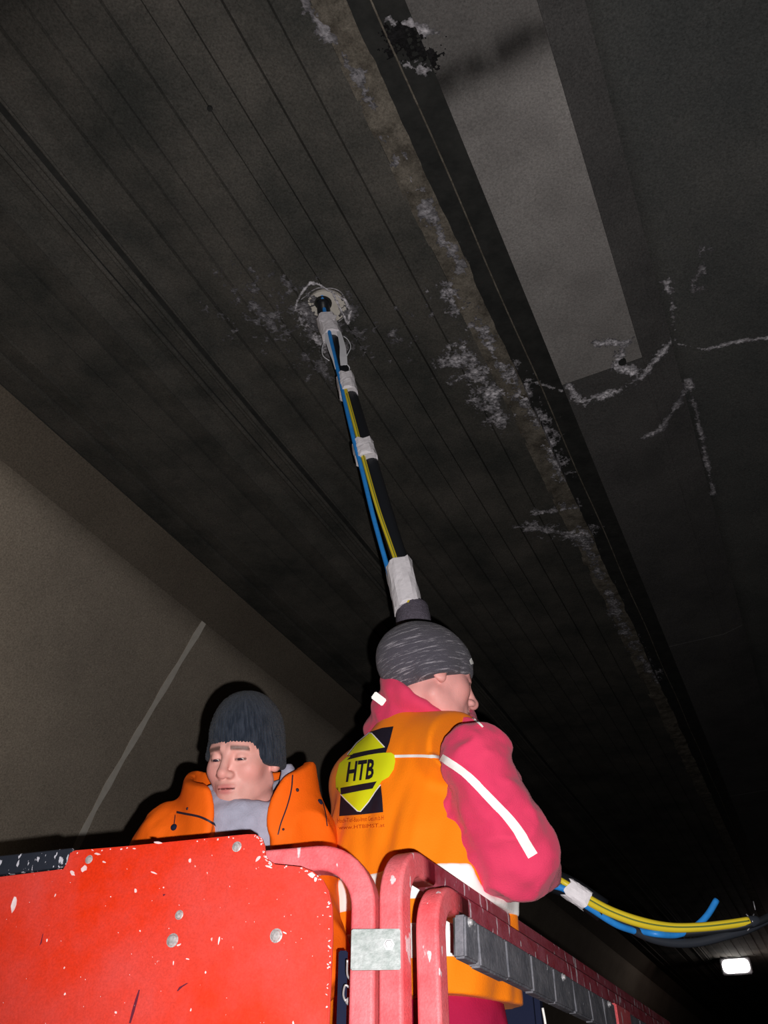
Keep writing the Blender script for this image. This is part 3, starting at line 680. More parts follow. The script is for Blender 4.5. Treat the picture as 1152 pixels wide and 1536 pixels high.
def blob_px(pts, off, m, name, th=0.0006, parent=None):
    bm = bmesh.new(); vs = [bm.verts.new(tuple(on_panel(a, b, off))) for a, b in pts]; f = bm.faces.new(vs)
    f.normal_update()
    if Vector(pn).dot(f.normal) < 0: f.normal_flip()
    return bm
chips = [((25, 1358), 5, 14, 15), ((130, 1305), 4, 6, 30), ((113, 1312), 3, 5, -40), ((150, 1283), 5, 2, 10), ((240, 1266), 7, 2, 8), ((207, 1338), 2.5, 4, 0), ((288, 1293), 2, 4, 10), ((234, 1311), 6, 1.5, 20),
         ((390, 1290), 3, 6, 40), ((470, 1315), 6, 5, 30), ((476, 1321), 3, 4, 0), ((406, 1302), 6, 2, 20), ((332, 1412), 1.2, 7, 8), ((264, 1446), 1, 4, 5), ((285, 1440), 3, 1.2, 20), ((312, 1460), 1.5, 2, 0),
         ((75, 1412), 1.4, 3.5, 10), ((102, 1492), 1.5, 2.5, 20), ((101, 1453), 1.2, 2, 20), ((178, 1520), 2, 2, 0), ((290, 1516), 1.2, 3, 15), ((214, 1398), 1.2, 1.5, 0), ((249, 1333), 1.4, 1.4, 0), ((87, 1345), 1, 3, 20), ((443, 1536), 1.5, 4, 0), ((430, 1401), 4, 1.2, 25), ((272, 1419), 5, 1.5, -20), ((205, 1275), 2.5, 1.2, 5), ((160, 1295), 3, 1.5, 20), ((170, 1347), 1.2, 1, 0)]
for q_ in range(70):
    k_ = random.randrange(4, len(top) - 2); f_ = random.random(); ex_ = top[k_][0] * (1 - f_) + top[k_ + 1][0] * f_; ey_ = top[k_][1] * (1 - f_) + top[k_ + 1][1] * f_
    ox, oy = (random.uniform(-5, -1), random.uniform(0, 6)) if k_ > 16 else (random.uniform(-2, 2), random.uniform(1.5, 5))
    chips.append(((ex_ + ox, ey_ + oy), random.uniform(0.8, 2.6), random.uniform(0.6, 1.6), random.uniform(-60, 60)))
for q_ in range(50): chips.append(((random.uniform(0, 490), 1290 + 240 * random.random() ** 1.3 + 15), random.uniform(0.35, 0.8), random.uniform(0.4, 1.2), random.uniform(-40, 40)))
Vc = []; Fc = []
for (cx, cy), a, b, an in chips:
    s = len(Vc); ca, sa = math.cos(math.radians(an)), math.sin(math.radians(an)); n = 9
    for k in range(n):
        t = 2 * math.pi * k / n; rr = random.uniform(0.65, 1.1); x = a * rr * math.cos(t); y = b * rr * math.sin(t)
        Vc.append(on_panel(cx + x * ca - y * sa, cy + x * sa + y * ca, 0.0088))
    Fc.append(tuple(range(s, s + n)))
o = mesh_obj('paint_chip', Vc, Fc, M['chipw'], basket); o.parent = panel; o.matrix_parent_inverse = Matrix.Identity(4); o['kind'] = 'stuff'
Vc = []; Fc = []
def streak(pts, ws):
    s = len(Vc)
    for (x, y), w_ in zip(pts, ws): Vc.append(on_panel(x - w_, y, 0.0088)); Vc.append(on_panel(x + w_, y, 0.0088))
    for k in range(len(pts) - 1): Fc.append((s + 2 * k, s + 2 * k + 1, s + 2 * k + 3, s + 2 * k + 2))
streak([(213, 1486), (209, 1500), (204, 1518), (199, 1536)], [1, 2, 2.2, 1.5]); streak([(69, 1402), (66, 1416), (64, 1420)], [0.5, 1.0, 0.3]); streak([(285, 1476), (275, 1482), (270, 1488)], [1.5, 2.5, 1])
streak([(250, 1343), (249, 1346)], [2, 0.6])
o = mesh_obj('scratch', Vc, Fc, M['scratch'], basket); o.parent = panel; o.matrix_parent_inverse = Matrix.Identity(4); o['kind'] = 'stuff'
# galvanised clamp plate on posts 1 and 2
cl = on_panel(0, 0) * 0
def PD(px, py, d): return P(px, py, d)
ca_, cb_ = PD(523, 1394, DC - 0.035), PD(600, 1387, DC - 0.035)
cx_ = at(cb_ - ca_, 0); cx_ /= np.linalg.norm(cx_); cn = np.cross(cx_, ZV); cn = cn if cn[1] < 0 else -cn
cc = (PD(523, 1447, DC - 0.035) + cb_) / 2; wq = np.linalg.norm((cb_ - ca_)[:2]); 
hq = 0.058
front = min((p1 @ cn * -1), 0) 
plane_d = max((at(p1, 0) @ cn), (at(p2, 0) @ cn)) + 0.026
cc = cc + cn * (plane_d - (at(cc, 0) @ cn))
clamp = bevel_box('clamp_plate', cc, wq * 0.985, 0.008, hq, M['galv'], basket, (cx_, cn, ZV), 0.0015); clamp['label'] = 'galvanised grey clamp plate across two posts'
V, F = revolve(cc + cx_ * 0.021 + ZV * 0.006 + cn * 0.004, cn, [(0.0088, 0), (0.0088, 0.0015), (0.0062, 0.0016), (0.006, 0.006), (0.005, 0.0065)], 6)
o = mesh_obj('hex_bolt', V, F, M['bolt'], basket); o.parent = clamp; o.matrix_parent_inverse = Matrix.Identity(4)
V, F = revolve(P(640, 1493, DC - 0.024), (0, -1, 0), [(0.0035, -0.004), (0.0035, 0.0025), (0.002, 0.003)], 10); mesh_obj('rivet', V, F, M['scratch'], basket)
# rubber bumper: slit slats hanging from the side rail
off = N * 0.030; bt = z3 - 0.026; BH = 0.066
def t_px(px, z=None):
    z = bt - 0.03 if z is None else z; lo_, hi_ = -0.1, 3.0
    for _ in range(40):
        m_ = (lo_ + hi_) / 2; q = at(p3 + T * m_ + off, z) - CAM; dp = q[1] * cP + q[2] * sP
        if 576 + q[0] / dp * FPX < px: lo_ = m_
        else: hi_ = m_
    return lo_
cuts = [t_px(x) for x in (688, 709, 752, 790, 824, 854, 879, 900, 918, 940)]
while cuts[-1] < LT - 0.3: cuts.append(cuts[-1] + 0.14)
for i in range(len(cuts) - 1):
    wv = cuts[i + 1] - cuts[i]; a_ = at(p3, 0) + T * (cuts[i] + wv / 2) + off
    hgt = BH + random.uniform(-0.002, 0.004)
    az = ZV + T * random.uniform(-0.02, 0.02) + N * random.uniform(-0.03, 0.05); az /= np.linalg.norm(az)
    if i == 8:
        bevel_box('end_block', at(a_, bt - hgt / 2), wv - 0.006, 0.03, hgt + 0.006, M['red_tube'], basket, (T, N, ZV), 0.003)['label'] = 'small red painted steel block between rubber slats'
    elif i != 7 or True:
        bevel_box('rubber_slat', at(a_, bt - hgt / 2), wv - 0.004, 0.022, hgt, M['rubber'], basket, (T, N, az), 0.0035)
V, F = boxm(at(p3 + T * ((cuts[0] + cuts[-1]) / 2) + off - N * 0.002, bt - BH / 2), cuts[-1] - cuts[0] - 0.006, 0.016, BH - 0.008, (T, N, ZV)); mesh_obj('slit_shade_strip', V, F, M['bitumen_and_shade'], basket)  # dark strip added behind the slats so the slits look shaded
for sd in (cuts[0] + 0.022, t_px(838), t_px(908)):
    V, F = revolve(at(p3 + T * sd + off + N * 0.0115, bt - 0.009), N, [(0.008, 0), (0.008, 0.002), (0.005, 0.003), (0.005, 0.006), (0.003, 0.007)], 10); mesh_obj('bumper_bolt', V, F, M['bolt'], basket)
for sd in (cuts[2], cuts[5], cuts[8] + 0.3):
    V, F = boxm(at(p3 + T * sd + N * 0.012, bt - 0.012), 0.03, 0.02, 0.03, (T, N, ZV)); mesh_obj('bumper_bracket', V, F, M['steel'], basket)
# small safety hook hanging behind the clamp
hk = [P(521, 1440, 1.36), P(521, 1462, 1.36), P(527, 1472, 1.36), P(526, 1482, 1.36), P(518, 1478, 1.36), P(515, 1492, 1.36), P(519, 1502, 1.36), P(526, 1500, 1.36)]
V, F = sweep(catmull(hk, 6), circ(0.0018, 8), ref=(0, 1, 0)); mesh_obj('hook_wire', V, F, M['bolt'], basket, True)['label'] = 'bent grey wire hook beside the posts'
V, F = revolve(P(523, 1502, 1.36), (0, -1, 0), [(0.005, -0.004), (0.006, 0), (0.005, 0.004)], 10); mesh_obj('hook_knob', V, F, M['bolt'], basket, True)
bevel_box('strap', P(513, 1500, 1.40), 0.016, 0.01, 0.15, M['navy'], basket, None, 0.002)

# ================================================================== PEOPLE
def head_sdf(q):
    """q in head space: x right, y forward, z up, metres; adult head 0.23 high"""
    ax = np.abs(q[..., 0]); m = np.stack([ax, q[..., 1], q[..., 2]], -1)
    d = ell(m, (0, -0.012, 0.03), (0.077, 0.097, 0.090))
    d = smin(d, ell(m, (0, 0.028, -0.030), (0.064, 0.064, 0.085)), 0.03)
    d = smin(d, ell(m, (0, 0.034, -0.074), (0.049, 0.050, 0.040)), 0.025)
    d = smin(d, cap(m, (0.052, -0.005, -0.065), (0.016, 0.070, -0.100), 0.016, 0.014), 0.03)
    d = smin(d, sph(m, (0, 0.074, -0.099), 0.019), 0.022)
    d = smin(d, sph(m, (0.041, 0.060, -0.032), 0.022), 0.025)
    d = smin(d, cap(m, (0.012, 0.086, 0.017), (0.043, 0.070, 0.016), 0.009, 0.008), 0.016)
    d = smax(d, -ell(m, (0.031, 0.099, -0.005), (0.019, 0.014, 0.012)), 0.016)
    d = smin(d, cap(m, (0, 0.088, 0.008), (0, 0.112, -0.034), 0.008, 0.0105), 0.012)
    d = smin(d, sph(m, (0, 0.112, -0.037), 0.0115), 0.008)
    d = smin(d, ell(m, (0.013, 0.100, -0.041), (0.0085, 0.011, 0.008)), 0.008)
    d = smax(d, -ell(m, (0.0075, 0.106, -0.0505), (0.0042, 0.0055, 0.0045)), 0.003)
    # lids: a ball over the eye with a narrow slit
    d = smin(d, sph(m, (0.031, 0.076, -0.003), 0.0145), 0.005)
    d = smax(d, -ell(m, (0.0315, 0.092, -0.0085), (0.0125, 0.012, 0.0022)), 0.002)
    # muzzle, lips
    d = smin(d, ell(m, (0, 0.083, -0.068), (0.026, 0.014, 0.020)), 0.016)
    d = smin(d, ell(m, (0, 0.0955, -0.0655), (0.022, 0.007, 0.0052)), 0.005)
    d = smin(d, ell(m, (0, 0.0935, -0.0755), (0.018, 0.0085, 0.0062)), 0.005)
    d = smax(d, -ell(m, (0, 0.103, -0.0705), (0.0235, 0.011, 0.0014)), 0.002)
    # ear
    e = ell(m, (0.081, -0.006, -0.012), (0.009, 0.019, 0.031))
    e = smax(e, -ell(m, (0.089, -0.003, -0.008), (0.006, 0.010, 0.018)), 0.005)
    e = smin(e, sph(m, (0.078, 0.004, -0.036), 0.008), 0.01)
    return smin(d, e, 0.008)
def skin_color(q, tone=(0.74, 0.43, 0.37), brow=(0.10, 0.06, 0.05)):
    ax = np.abs(q[:, 0]); y, z = q[:, 1], q[:, 2]; c = np.ones((len(q), 3)) * np.array(tone)
    def g(cx, cy, cz, rx, ry, rz): return np.clip(1.6 * (1 - np.sqrt(((ax - cx) / rx) ** 2 + ((y - cy) / ry) ** 2 + ((z - cz) / rz) ** 2)), 0, 1)
    def mix(c, k, w_): return c * (1 - w_[:, None]) + np.array(k) * w_[:, None]
    inh = (np.linalg.norm(q, axis=1) < 0.2)
    n = fbm(q * 60 + 11, 3)
    c = c * (0.9 + 0.2 * n[:, None])
    r = 0.7 * g(0.045, 0.06, -0.035, 0.03, 0.05, 0.03) + 0.6 * g(0, 0.115, -0.038, 0.018, 0.03, 0.016) + 0.8 * g(0.08, 0, -0.01, 0.02, 0.03, 0.04)
    c = mix(c, (0.76, 0.30, 0.26), np.clip(r, 0, 0.6) * inh)
    st = g(0, 0.06, -0.095, 0.062, 0.07, 0.035) * 0.45 + g(0, 0.10, -0.058, 0.03, 0.03, 0.009) * 0.3
    c = mix(c, (0.50, 0.28, 0.23), np.clip(st * (0.6 + 0.8 * fbm(q * 400, 2)), 0, 0.5) * inh)
    lips = np.clip(g(0, 0.1, -0.0655, 0.026, 0.02, 0.0075) + g(0, 0.1, -0.0755, 0.022, 0.02, 0.009), 0, 1)
    c = mix(c, (0.60, 0.20, 0.19), lips * 0.9 * inh)
    c = mix(c, (0.12, 0.03, 0.03), ((np.abs(z + 0.0705) < 0.0013) & (ax < 0.022) & (y > 0.085) & inh).astype(float))
    bz = 0.017 - 0.12 * (ax - 0.03) - 2.2 * (ax - 0.030) ** 2
    bw = np.clip(1.6 - np.abs(z - bz) / 0.0046, 0, 1) * (ax > 0.013) * (ax < 0.051) * (y > 0.05) * (0.75 + 0.35 * fbm(q * 500, 2))
    c = mix(c, brow, np.clip(bw, 0, 0.9) * inh)
    lash = np.clip(1.5 - np.abs(z + 0.0085) / 0.0026, 0, 1) * (ax > 0.018) * (ax < 0.045) * (y > 0.078)
    c = mix(c, (0.10, 0.05, 0.045), np.clip(lash, 0, 0.85) * inh)
    return c
def hand_sdf(p, wr, d, n, curl, s=1.0, thumb=1):
    """wr wrist point, d direction of the hand, n palm normal (fingers curl towards n)"""
    d = np.asarray(d, float) / np.linalg.norm(d); n = np.asarray(n, float); n = n - (n @ d) * d; n /= np.linalg.norm(n); x = np.cross(d, n) * thumb
    R = np.stack([x, d, n], 1); q = loc(p, wr, R)
    o = box(q, (0, 0.050, 0.0), (0.040, 0.048, 0.014), 0.013)
    for i, (fx, ln, rr) in enumerate(((0.030, 0.072, 0.0088), (0.010, 0.080, 0.0092), (-0.011, 0.075, 0.0088), (-0.030, 0.060, 0.0078))):
        a = np.array([fx, 0.095, 0.002]); pts = [a + np.array([0, -0.03, 0])]; pts.append(a); th = 0
        for k, f in enumerate((0.45, 0.30, 0.25)):
            th += curl * (0.9, 1.2, 0.8)[k]
            a = a + np.array([0, math.cos(th), math.sin(th)]) * ln * f; pts.append(a)
        o = smin(o, chain(q, pts, [rr, rr * 1.05, rr, rr * 0.93, rr * 0.85], 0.004), 0.005)
    t = [(0.030, 0.018, 0.004), (0.052, 0.045, 0.012), (0.055, 0.072, 0.022 + 0.015 * curl), (0.046, 0.094, 0.030 + 0.02 * curl)]
    return smin(o, chain(q, t, [0.014, 0.012, 0.0105, 0.009], 0.006), 0.010)

class Man: pass
def make_body(man):
    """one continuous body, wearing the clothes over it"""
    J = man.J; R = man.R; B = man.B
    def f(p):
        q = loc(p, B, R)
        d = ell(q, (0, 0, 1.27), (0.155, 0.105, 0.21))
        d = smin(d, cap(q, (-0.13, 0, 1.41), (0.13, 0, 1.41), 0.055), 0.05)
        d = smin(d, ell(q, (0, 0, 1.06), (0.14, 0.1, 0.19)), 0.06)
        d = smin(d, ell(q, (0, 0, 0.93), (0.15, 0.105, 0.11)), 0.05)
        d = smin(d, cap(p, J['neck0'], J['neck1'], 0.062, 0.056), 0.035)
        h = head_sdf(loc(p, J['head'], man.RH) / man.hs) * man.hs
        d = smin(d, h, 0.015)
        for s in ('l', 'r'):
            d = smin(d, chain(p, [J['sh' + s], J['el' + s], J['wr' + s]], [0.050, 0.042, 0.028], 0.02), 0.04)
            hd, hn = J['hand' + s]
            d = smin(d, hand_sdf(p, J['wr' + s], hd, hn, man.curl[s], thumb=man.thumb[s]), 0.012)
            sg = -1 if s == 'l' else 1
            lg = chain(q, [(0.085 * sg, 0, 0.92), (0.10 * sg, 0.015, 0.49), (0.105 * sg, -0.01, 0.09)], [0.082, 0.056, 0.040], 0.03)
            lg = smin(lg, cap(q, (0.105 * sg, -0.03, 0.045), (0.115 * sg, 0.13, 0.035), 0.034, 0.028), 0.02)
            d = smin(d, lg, 0.03)
        return d
    pts = [J[k] for k in ('head', 'wrl', 'wrr', 'ell_', 'elr') if k in J]
    lo = np.array([B[0] - 0.55, B[1] - 0.45, FZ + 0.001]); hi = np.array([B[0] + 0.6, B[1] + 0.6, J['head'][2] + 0.17])
    fine = []
    for i in range(3):
        rg = [(J['head'][i] - 0.135, J['head'][i] + 0.135)]
        for s in ('l', 'r'):
            c = J['wr' + s][i] + J['hand' + s][0][i] * 0.07; rg.append((c - 0.085, c + 0.085))
        fine.append(rg)
    def cf(v): return skin_color(loc(v, J['head'], man.RH) / man.hs, man.tone)
    o, vf = sdf_obj('body', f, lo, hi, 0.0025, M['skin'], man.root, cf, fine, 0.011)
    return o, vf
def eyes(man):
    for sx in (-1, 1):
        c = np.asarray(man.J['head']) + man.RH @ (np.array([0.031 * sx, 0.0765, -0.0035]) * man.hs)
        V, F = revolve(c, man.RH @ np.array([0, 0.75, -0.66]), [(0.013 * math.sin(t) + 1e-5, -0.013 * math.cos(t)) for t in np.linspace(0.05, math.pi - 0.05, 12)], 16)
        o = mesh_obj('eyeball', V, F, None, man.root, True, mats=[M['eye'], M['dark']])
        for pl in o.data.polygons:
            if (pl.center - Vector(c)).normalized().dot(Vector(man.RH @ np.array([0, 0.75, -0.66]))) > 0.88: pl.material_index = 1
def beanie(man, name, material, ctr, rad, z0, tilt, ribs, lab, roll=0.0, bulge=None):
    J = man.J
    def f(p):
        q = loc(p, J['head'], man.RH) / man.hs
        x, y, z = q[..., 0], q[..., 1], q[..., 2]
        hz = z - tilt * y - roll * x - z0
        d = ell(q, ctr, rad)
        if bulge is not None: d = smin(d, ell(np.stack([np.abs(x), y, z], -1), bulge[0], bulge[1]), 0.02)
        # rolled, slightly thicker rim
        d = d - 0.002 * np.clip(1 - np.abs(hz - 0.012) / 0.012, 0, 1)
        if ribs: d = d - 0.0016 * np.sin(np.arctan2(x, y) * ribs) * np.clip(1.3 - hz * 5, 0.35, 1)
        d = d + 0.004 * (fbm(q * 22 + 3, 2) - 0.5)
        return smax(d, -hz, 0.006) * man.hs
    c = np.asarray(J['head']); lo = c - 0.2; hi = c + 0.2
    def cf(v):
        q = loc(v, J['head'], man.RH) / man.hs; r = np.hypot(q[:, 0], q[:, 1]) + 1e-6
        return np.stack([q[:, 0] / r * 0.5 + 0.5, q[:, 1] / r * 0.5 + 0.5, q[:, 2] - tilt * q[:, 1] - roll * q[:, 0] + 0.3], -1)
    o, vf = sdf_obj(name, f, lo, hi, 0.003, material, man.root, cf)
    o['label'] = lab
    return o, vf
def torso_sdf(q, g=0.0, sc=(1, 1)):
    q = q / np.array([sc[0], sc[1], 1.0])
    d = ell(q, (0, 0, 1.26), (0.19 + g, 0.140 + g, 0.23 + g))
    d = smin(d, cap(q, (-0.14, 0.0, 1.40), (0.14, 0.0, 1.40), 0.068 + g), 0.07)
    d = smin(d, box(q, (-0.008, 0, 1.08), (0.172 + g, 0.122 + g, 0.20), 0.11), 0.06)
    return d

# ---------------------------------------------------------------- pixel decals projected onto the cloth surface
def project(bm, bvh, off, name, material, man, step=3.0):
    xs = [v.co.x for v in bm.verts]; ys = [v.co.y for v in bm.verts]
    for a, lo, hi, nrm in ((0, min(xs), max(xs), (1, 0, 0)), (1, min(ys), max(ys), (0, 1, 0))):
        t = lo + step
        while t < hi:
            co = (t, 0, 0) if a == 0 else (0, t, 0)
            bmesh.ops.bisect_plane(bm, geom=list(bm.verts) + list(bm.edges) + list(bm.faces), plane_co=co, plane_no=nrm); t += step
    bad = []
    for v in bm.verts:
        r = ray(v.co.x, v.co.y); L_ = np.linalg.norm(r); r = r / L_
        h = None
        for b in bvh:
            g = b.ray_cast(Vector(CAM), Vector(r), 10)
            if g[0] is not None and (h is None or g[3] < h[3]): h = g
        if h is None: bad.append(v); continue
        nn_ = h[1] if h[1].dot(Vector(r)) < 0 else -h[1]
        v.co = h[0] + nn_ * off - Vector(r) * off * 0.5
    if bad: bmesh.ops.delete(bm, geom=bad, context='VERTS')
    if not len(bm.faces): bm.free(); print('NO HIT', name); return {}
    o = bm_obj(name, bm, material, man.root, True); return o
def poly_px(pts, cuts=None):
    bm = bmesh.new(); f = bm.faces.new([bm.verts.new((x, y, 0)) for x, y in pts]); bmesh.ops.triangulate(bm, faces=[f]); return bm
def line_px(pts, wd):
    pts = catmull([np.array(p, float) for p in pts], 5) if len(pts) > 2 else [np.array(p, float) for p in pts]
    bm = bmesh.new(); prev = None; n = len(pts)
    for i, p in enumerate(pts):
        t = pts[min(i + 1, n - 1)] - pts[max(i - 1, 0)]; t /= np.linalg.norm(t); nn = np.array([-t[1], t[0]])
        w_ = wd(i / (n - 1)) if callable(wd) else wd
        a = bm.verts.new((*(p + nn * w_), 0)); b = bm.verts.new((*(p - nn * w_), 0))
        if prev: bm.faces.new([prev[0], prev[1], b, a])
        prev = (a, b)
    return bm
def poly_line(pts, wd):
    pts = [np.array(p, float) for p in pts]; bm = bmesh.new(); prev = None; n = len(pts)
    for i, p in enumerate(pts):
        t = pts[min(i + 1, n - 1)] - pts[max(i - 1, 0)]; t /= np.linalg.norm(t); nn = np.array([-t[1], t[0]])
        a = bm.verts.new((*(p + nn * wd), 0)); b = bm.verts.new((*(p - nn * wd), 0))
        if prev: bm.faces.new([prev[0], prev[1], b, a])
        prev = (a, b)
    return bm
def text_px(s, tl, tr, bl, bold=0.0):
    cu = bpy.data.curves.new('txt', 'FONT'); cu.body = s; cu.offset = bold; cu.resolution_u = 2; cu.fill_mode = 'FRONT'
    o = bpy.data.objects.new('txt', cu); link(o); dg = bpy.context.evaluated_depsgraph_get(); dg.update()
    me = bpy.data.meshes.new_from_object(o.evaluated_get(dg)); bpy.data.objects.remove(o)
    bm = bmesh.new(); bm.from_mesh(me); xs = [v.co.x for v in bm.verts]; ys = [v.co.y for v in bm.verts]
    x0, x1, y0, y1 = min(xs), max(xs), min(ys), max(ys); tl, tr, bl = map(lambda a: np.array(a, float), (tl, tr, bl))
    for v in bm.verts:
        a = (v.co.x - x0) / (x1 - x0); b = (y1 - v.co.y) / (y1 - y0); q = tl + (tr - tl) * a + (bl - tl) * b; v.co = (q[0], q[1], 0)
    return bm

# ================================================================== MAN 1 : seen from behind, orange vest
A = Man(); A.hs = 1.10; A.tone = (0.78, 0.37, 0.34); A.curl = {'l': 0.75, 'r': 0.75}; A.thumb = {'l': -1, 'r': 1}
A.B = np.array([0.078, 2.03, FZ]); A.R = rot(rz=-42); A.RH = rot(rz=-72, rx=-9, ry=3); STRETCH[id(A.B)] = 0.110; ASC = (1.18, 1.12)
def LA(x, y, z): return A.B + A.R @ np.array([x, y, z])
hd = P(646, 1016, 2.12)
shl = LA(-0.17, 0.02, 1.53); shr = P(716, 1140, 1.80)
elr = P(774, 1282, 1.76); ell_p = LA(-0.20, 0.30, 1.33)
wrr = np.array([0.37, 2.02, 2.14]); wrl = np.array([0.05, 2.42, 2.46])
A.J = dict(head=hd, neck0=LA(0, 0.0, 1.55), neck1=hd + A.RH @ np.array([0, -0.02, -0.06]), shl=shl, shr=shr, elr=elr, ell=ell_p, wrr=wrr, wrl=wrl,
           handr=(np.array([-0.1, 0.95, 0.1]), np.array([-0.7, -0.3, 0.2])), handl=(np.array([0.75, -0.1, 0.55]), np.array([0.1, -0.9, 0.0])))
A.root = empty('person', tuple(A.B), 'worker seen from behind in an orange vest with a yellow emblem and grey beanie', 'person')
bodyA, vfA = make_body(A); eyes(A)
capA, vfc = beanie(A, 'beanie', M['beanie_g'], (0, -0.020, 0.030), (0.093, 0.118, 0.100), -0.028, 0.45, 0, 'grey knitted beanie with pale flecked rows', bulge=((0.070, -0.010, -0.012), (0.026, 0.048, 0.052)))
def wr_noise(p, s=9.0, amp=0.014, seed=0.0):
    return amp * (1 - 2 * np.abs(fbm(p * s + seed, 3, 0.45) - 0.5) * 2.0)
def fleece(p):
    q = loc(p, A.B, A.R)
    d = torso_sdf(q, 0.0, ASC); d = smax(d, 1.02 - q[..., 2], 0.03)
    for s, sg in (('l', -1), ('r', 1)):
        J = A.J
        e = chain(p, [J['sh' + s], J['el' + s], J['wr' + s]], [0.080, 0.080, 0.050], 0.05)
        d = smin(d, e, 0.05)
    d = d - wr_noise(p * np.array([1, 1, 1.8]), 8, 0.014, 2.0) - wr_noise(p, 20, 0.0022, 7.0) + 0.010
    for s in ('l', 'r'):
        w_ = A.J['wr' + s]; dr = w_ - A.J['el' + s]; dr = dr / np.linalg.norm(dr); d = smax(d, (p - w_) @ dr - 0.005, 0.006)
    # neck opening
    return smax(d, -cap(p, A.J['neck0'] + np.array([0, 0, 0.075]), A.J['neck1'], 0.07), 0.01)
fleeceA, vff = sdf_obj('jacket', fleece, (-0.35, 1.45, FZ + 0.9), (0.72, 2.55, FZ + 1.72), 0.006, M['red_fleece'], A.root); fleeceA['label'] = 'pinkish red fleece jacket under the vest'
def vest_shape(p, g):
    q = loc(p, A.B, A.R); z = q[..., 2]
    d = torso_sdf(q, 0.012, ASC)
    d = smin(d, chain(p, [A.J['shl'], A.J['neck0'] + np.array([-0.005, -0.045, 0.0]), A.J['shr']], [0.055, 0.090, 0.055], 0.03), 0.04)
    d = smin(d, box(q / np.array([ASC[0], ASC[1], 1]), (-0.018, 0, 1.09), (0.166, 0.126, 0.17), 0.12), 0.05)
    d = smin(d, ell(q, (0.050, 0.03, 1.165), (0.200, 0.145, 0.065)), 0.03)
    d = d - 0.016 * (fbm(np.stack([p[..., 0] * 15 - p[..., 2] * 5, p[..., 1] * 15, p[..., 2] * 3.5], -1) + 4, 2) - 0.5) * np.clip((1.42 - z) * 5, 0, 1) * 2
    return d - g
def vest(p):
    q = loc(p, A.B, A.R); z = q[..., 2]
    d = vest_shape(p, 0.004)
    d = smax(d, q[..., 0] - (0.182 + 0.9 * np.clip(1.34 - z, 0, 1)), 0.012)
    for s in ('l', 'r'):
        a, b = A.J['sh' + s], A.J['el' + s]; u = (b - a) / np.linalg.norm(b - a)
        sg = 1 if s == 'r' else -1
        a2 = a + A.R @ np.array([0.035 * sg, 0, 0.0])
        d = smax(d, -cap(p, a2, b + u * 0.1, 0.088, 0.098), 0.010)
    d = smax(d, -cap(p, A.J['neck0'] + np.array([0.02, 0, 0.10]), A.J['neck1'] + np.array([0.02, 0, 0.05]), 0.085, 0.12), 0.012)
    return smax(d, (0.960 + 0.02 * np.sin(q[..., 0] * 11)) - z, 0.006)
vestA, vfv = sdf_obj('vest', vest, (-0.3, 1.5, FZ + 0.90), (0.55, 2.5, FZ + 1.7), 0.005, M['vest'], A.root); vestA['label'] = 'orange high visibility vest'
for zc in (1.110, 1.040):
    def band(p, zc=zc):
        q = loc(p, A.B, A.R); d = vest_shape(p, 0.0065)
        z = q[..., 2] - zc
        d = smax(d, np.abs(z) - 0.0215, 0.003)
        for s in ('l', 'r'):
            d = smax(d, -cap(p, A.J['sh' + s], A.J['el' + s], 0.092, 0.096), 0.01)
        return smax(d, -(vest_shape(p, -0.012)), 0.002)
    o, _ = sdf_obj('reflective_band', band, (-0.3, 1.5, FZ + zc - 0.05), (0.55, 2.45, FZ + zc + 0.13), 0.0055, M['reflect'], A.root); o['label'] = 'white reflective band around the vest'
cax = (A.J['neck1'] + np.array([0.02, 0.0, 0.0])) - A.J['neck0']; cax /= np.linalg.norm(cax)
cc0 = A.J['neck0'] + np.array([0.025, -0.02, 0.075])
def collar(p):
    ax_ = cax; yf = A.RH @ np.array([0, 1, 0.]); yf = yf - (yf @ ax_) * ax_; yf /= np.linalg.norm(yf); xr = np.cross(yf, ax_)
    q = loc(p, cc0, np.stack([xr, yf, ax_], 1)); r = np.hypot(q[..., 0] * 0.96, q[..., 1] * 0.88); z = q[..., 2]
    d = np.abs(r - (0.113 - 0.10 * np.clip(z, -0.08, 0.1) + 0.004 * np.sin(z * 90))) - 0.010
    d = smax(d, z - (0.088 - 0.30 * q[..., 1]), 0.012); d = smax(d, -0.07 - z, 0.02)
    return d - wr_noise(p, 14, 0.004) + 0.002
colA, vfk = sdf_obj('collar', collar, cc0 - 0.19, cc0 + 0.19, 0.004, M['red_fleece'], A.root); colA['label'] = 'red turned-up fleece collar'
bA = [bvh_of(vfv), bvh_of(vff), bvh_of(vfk)]; bV = [bvh_of(vfv)]
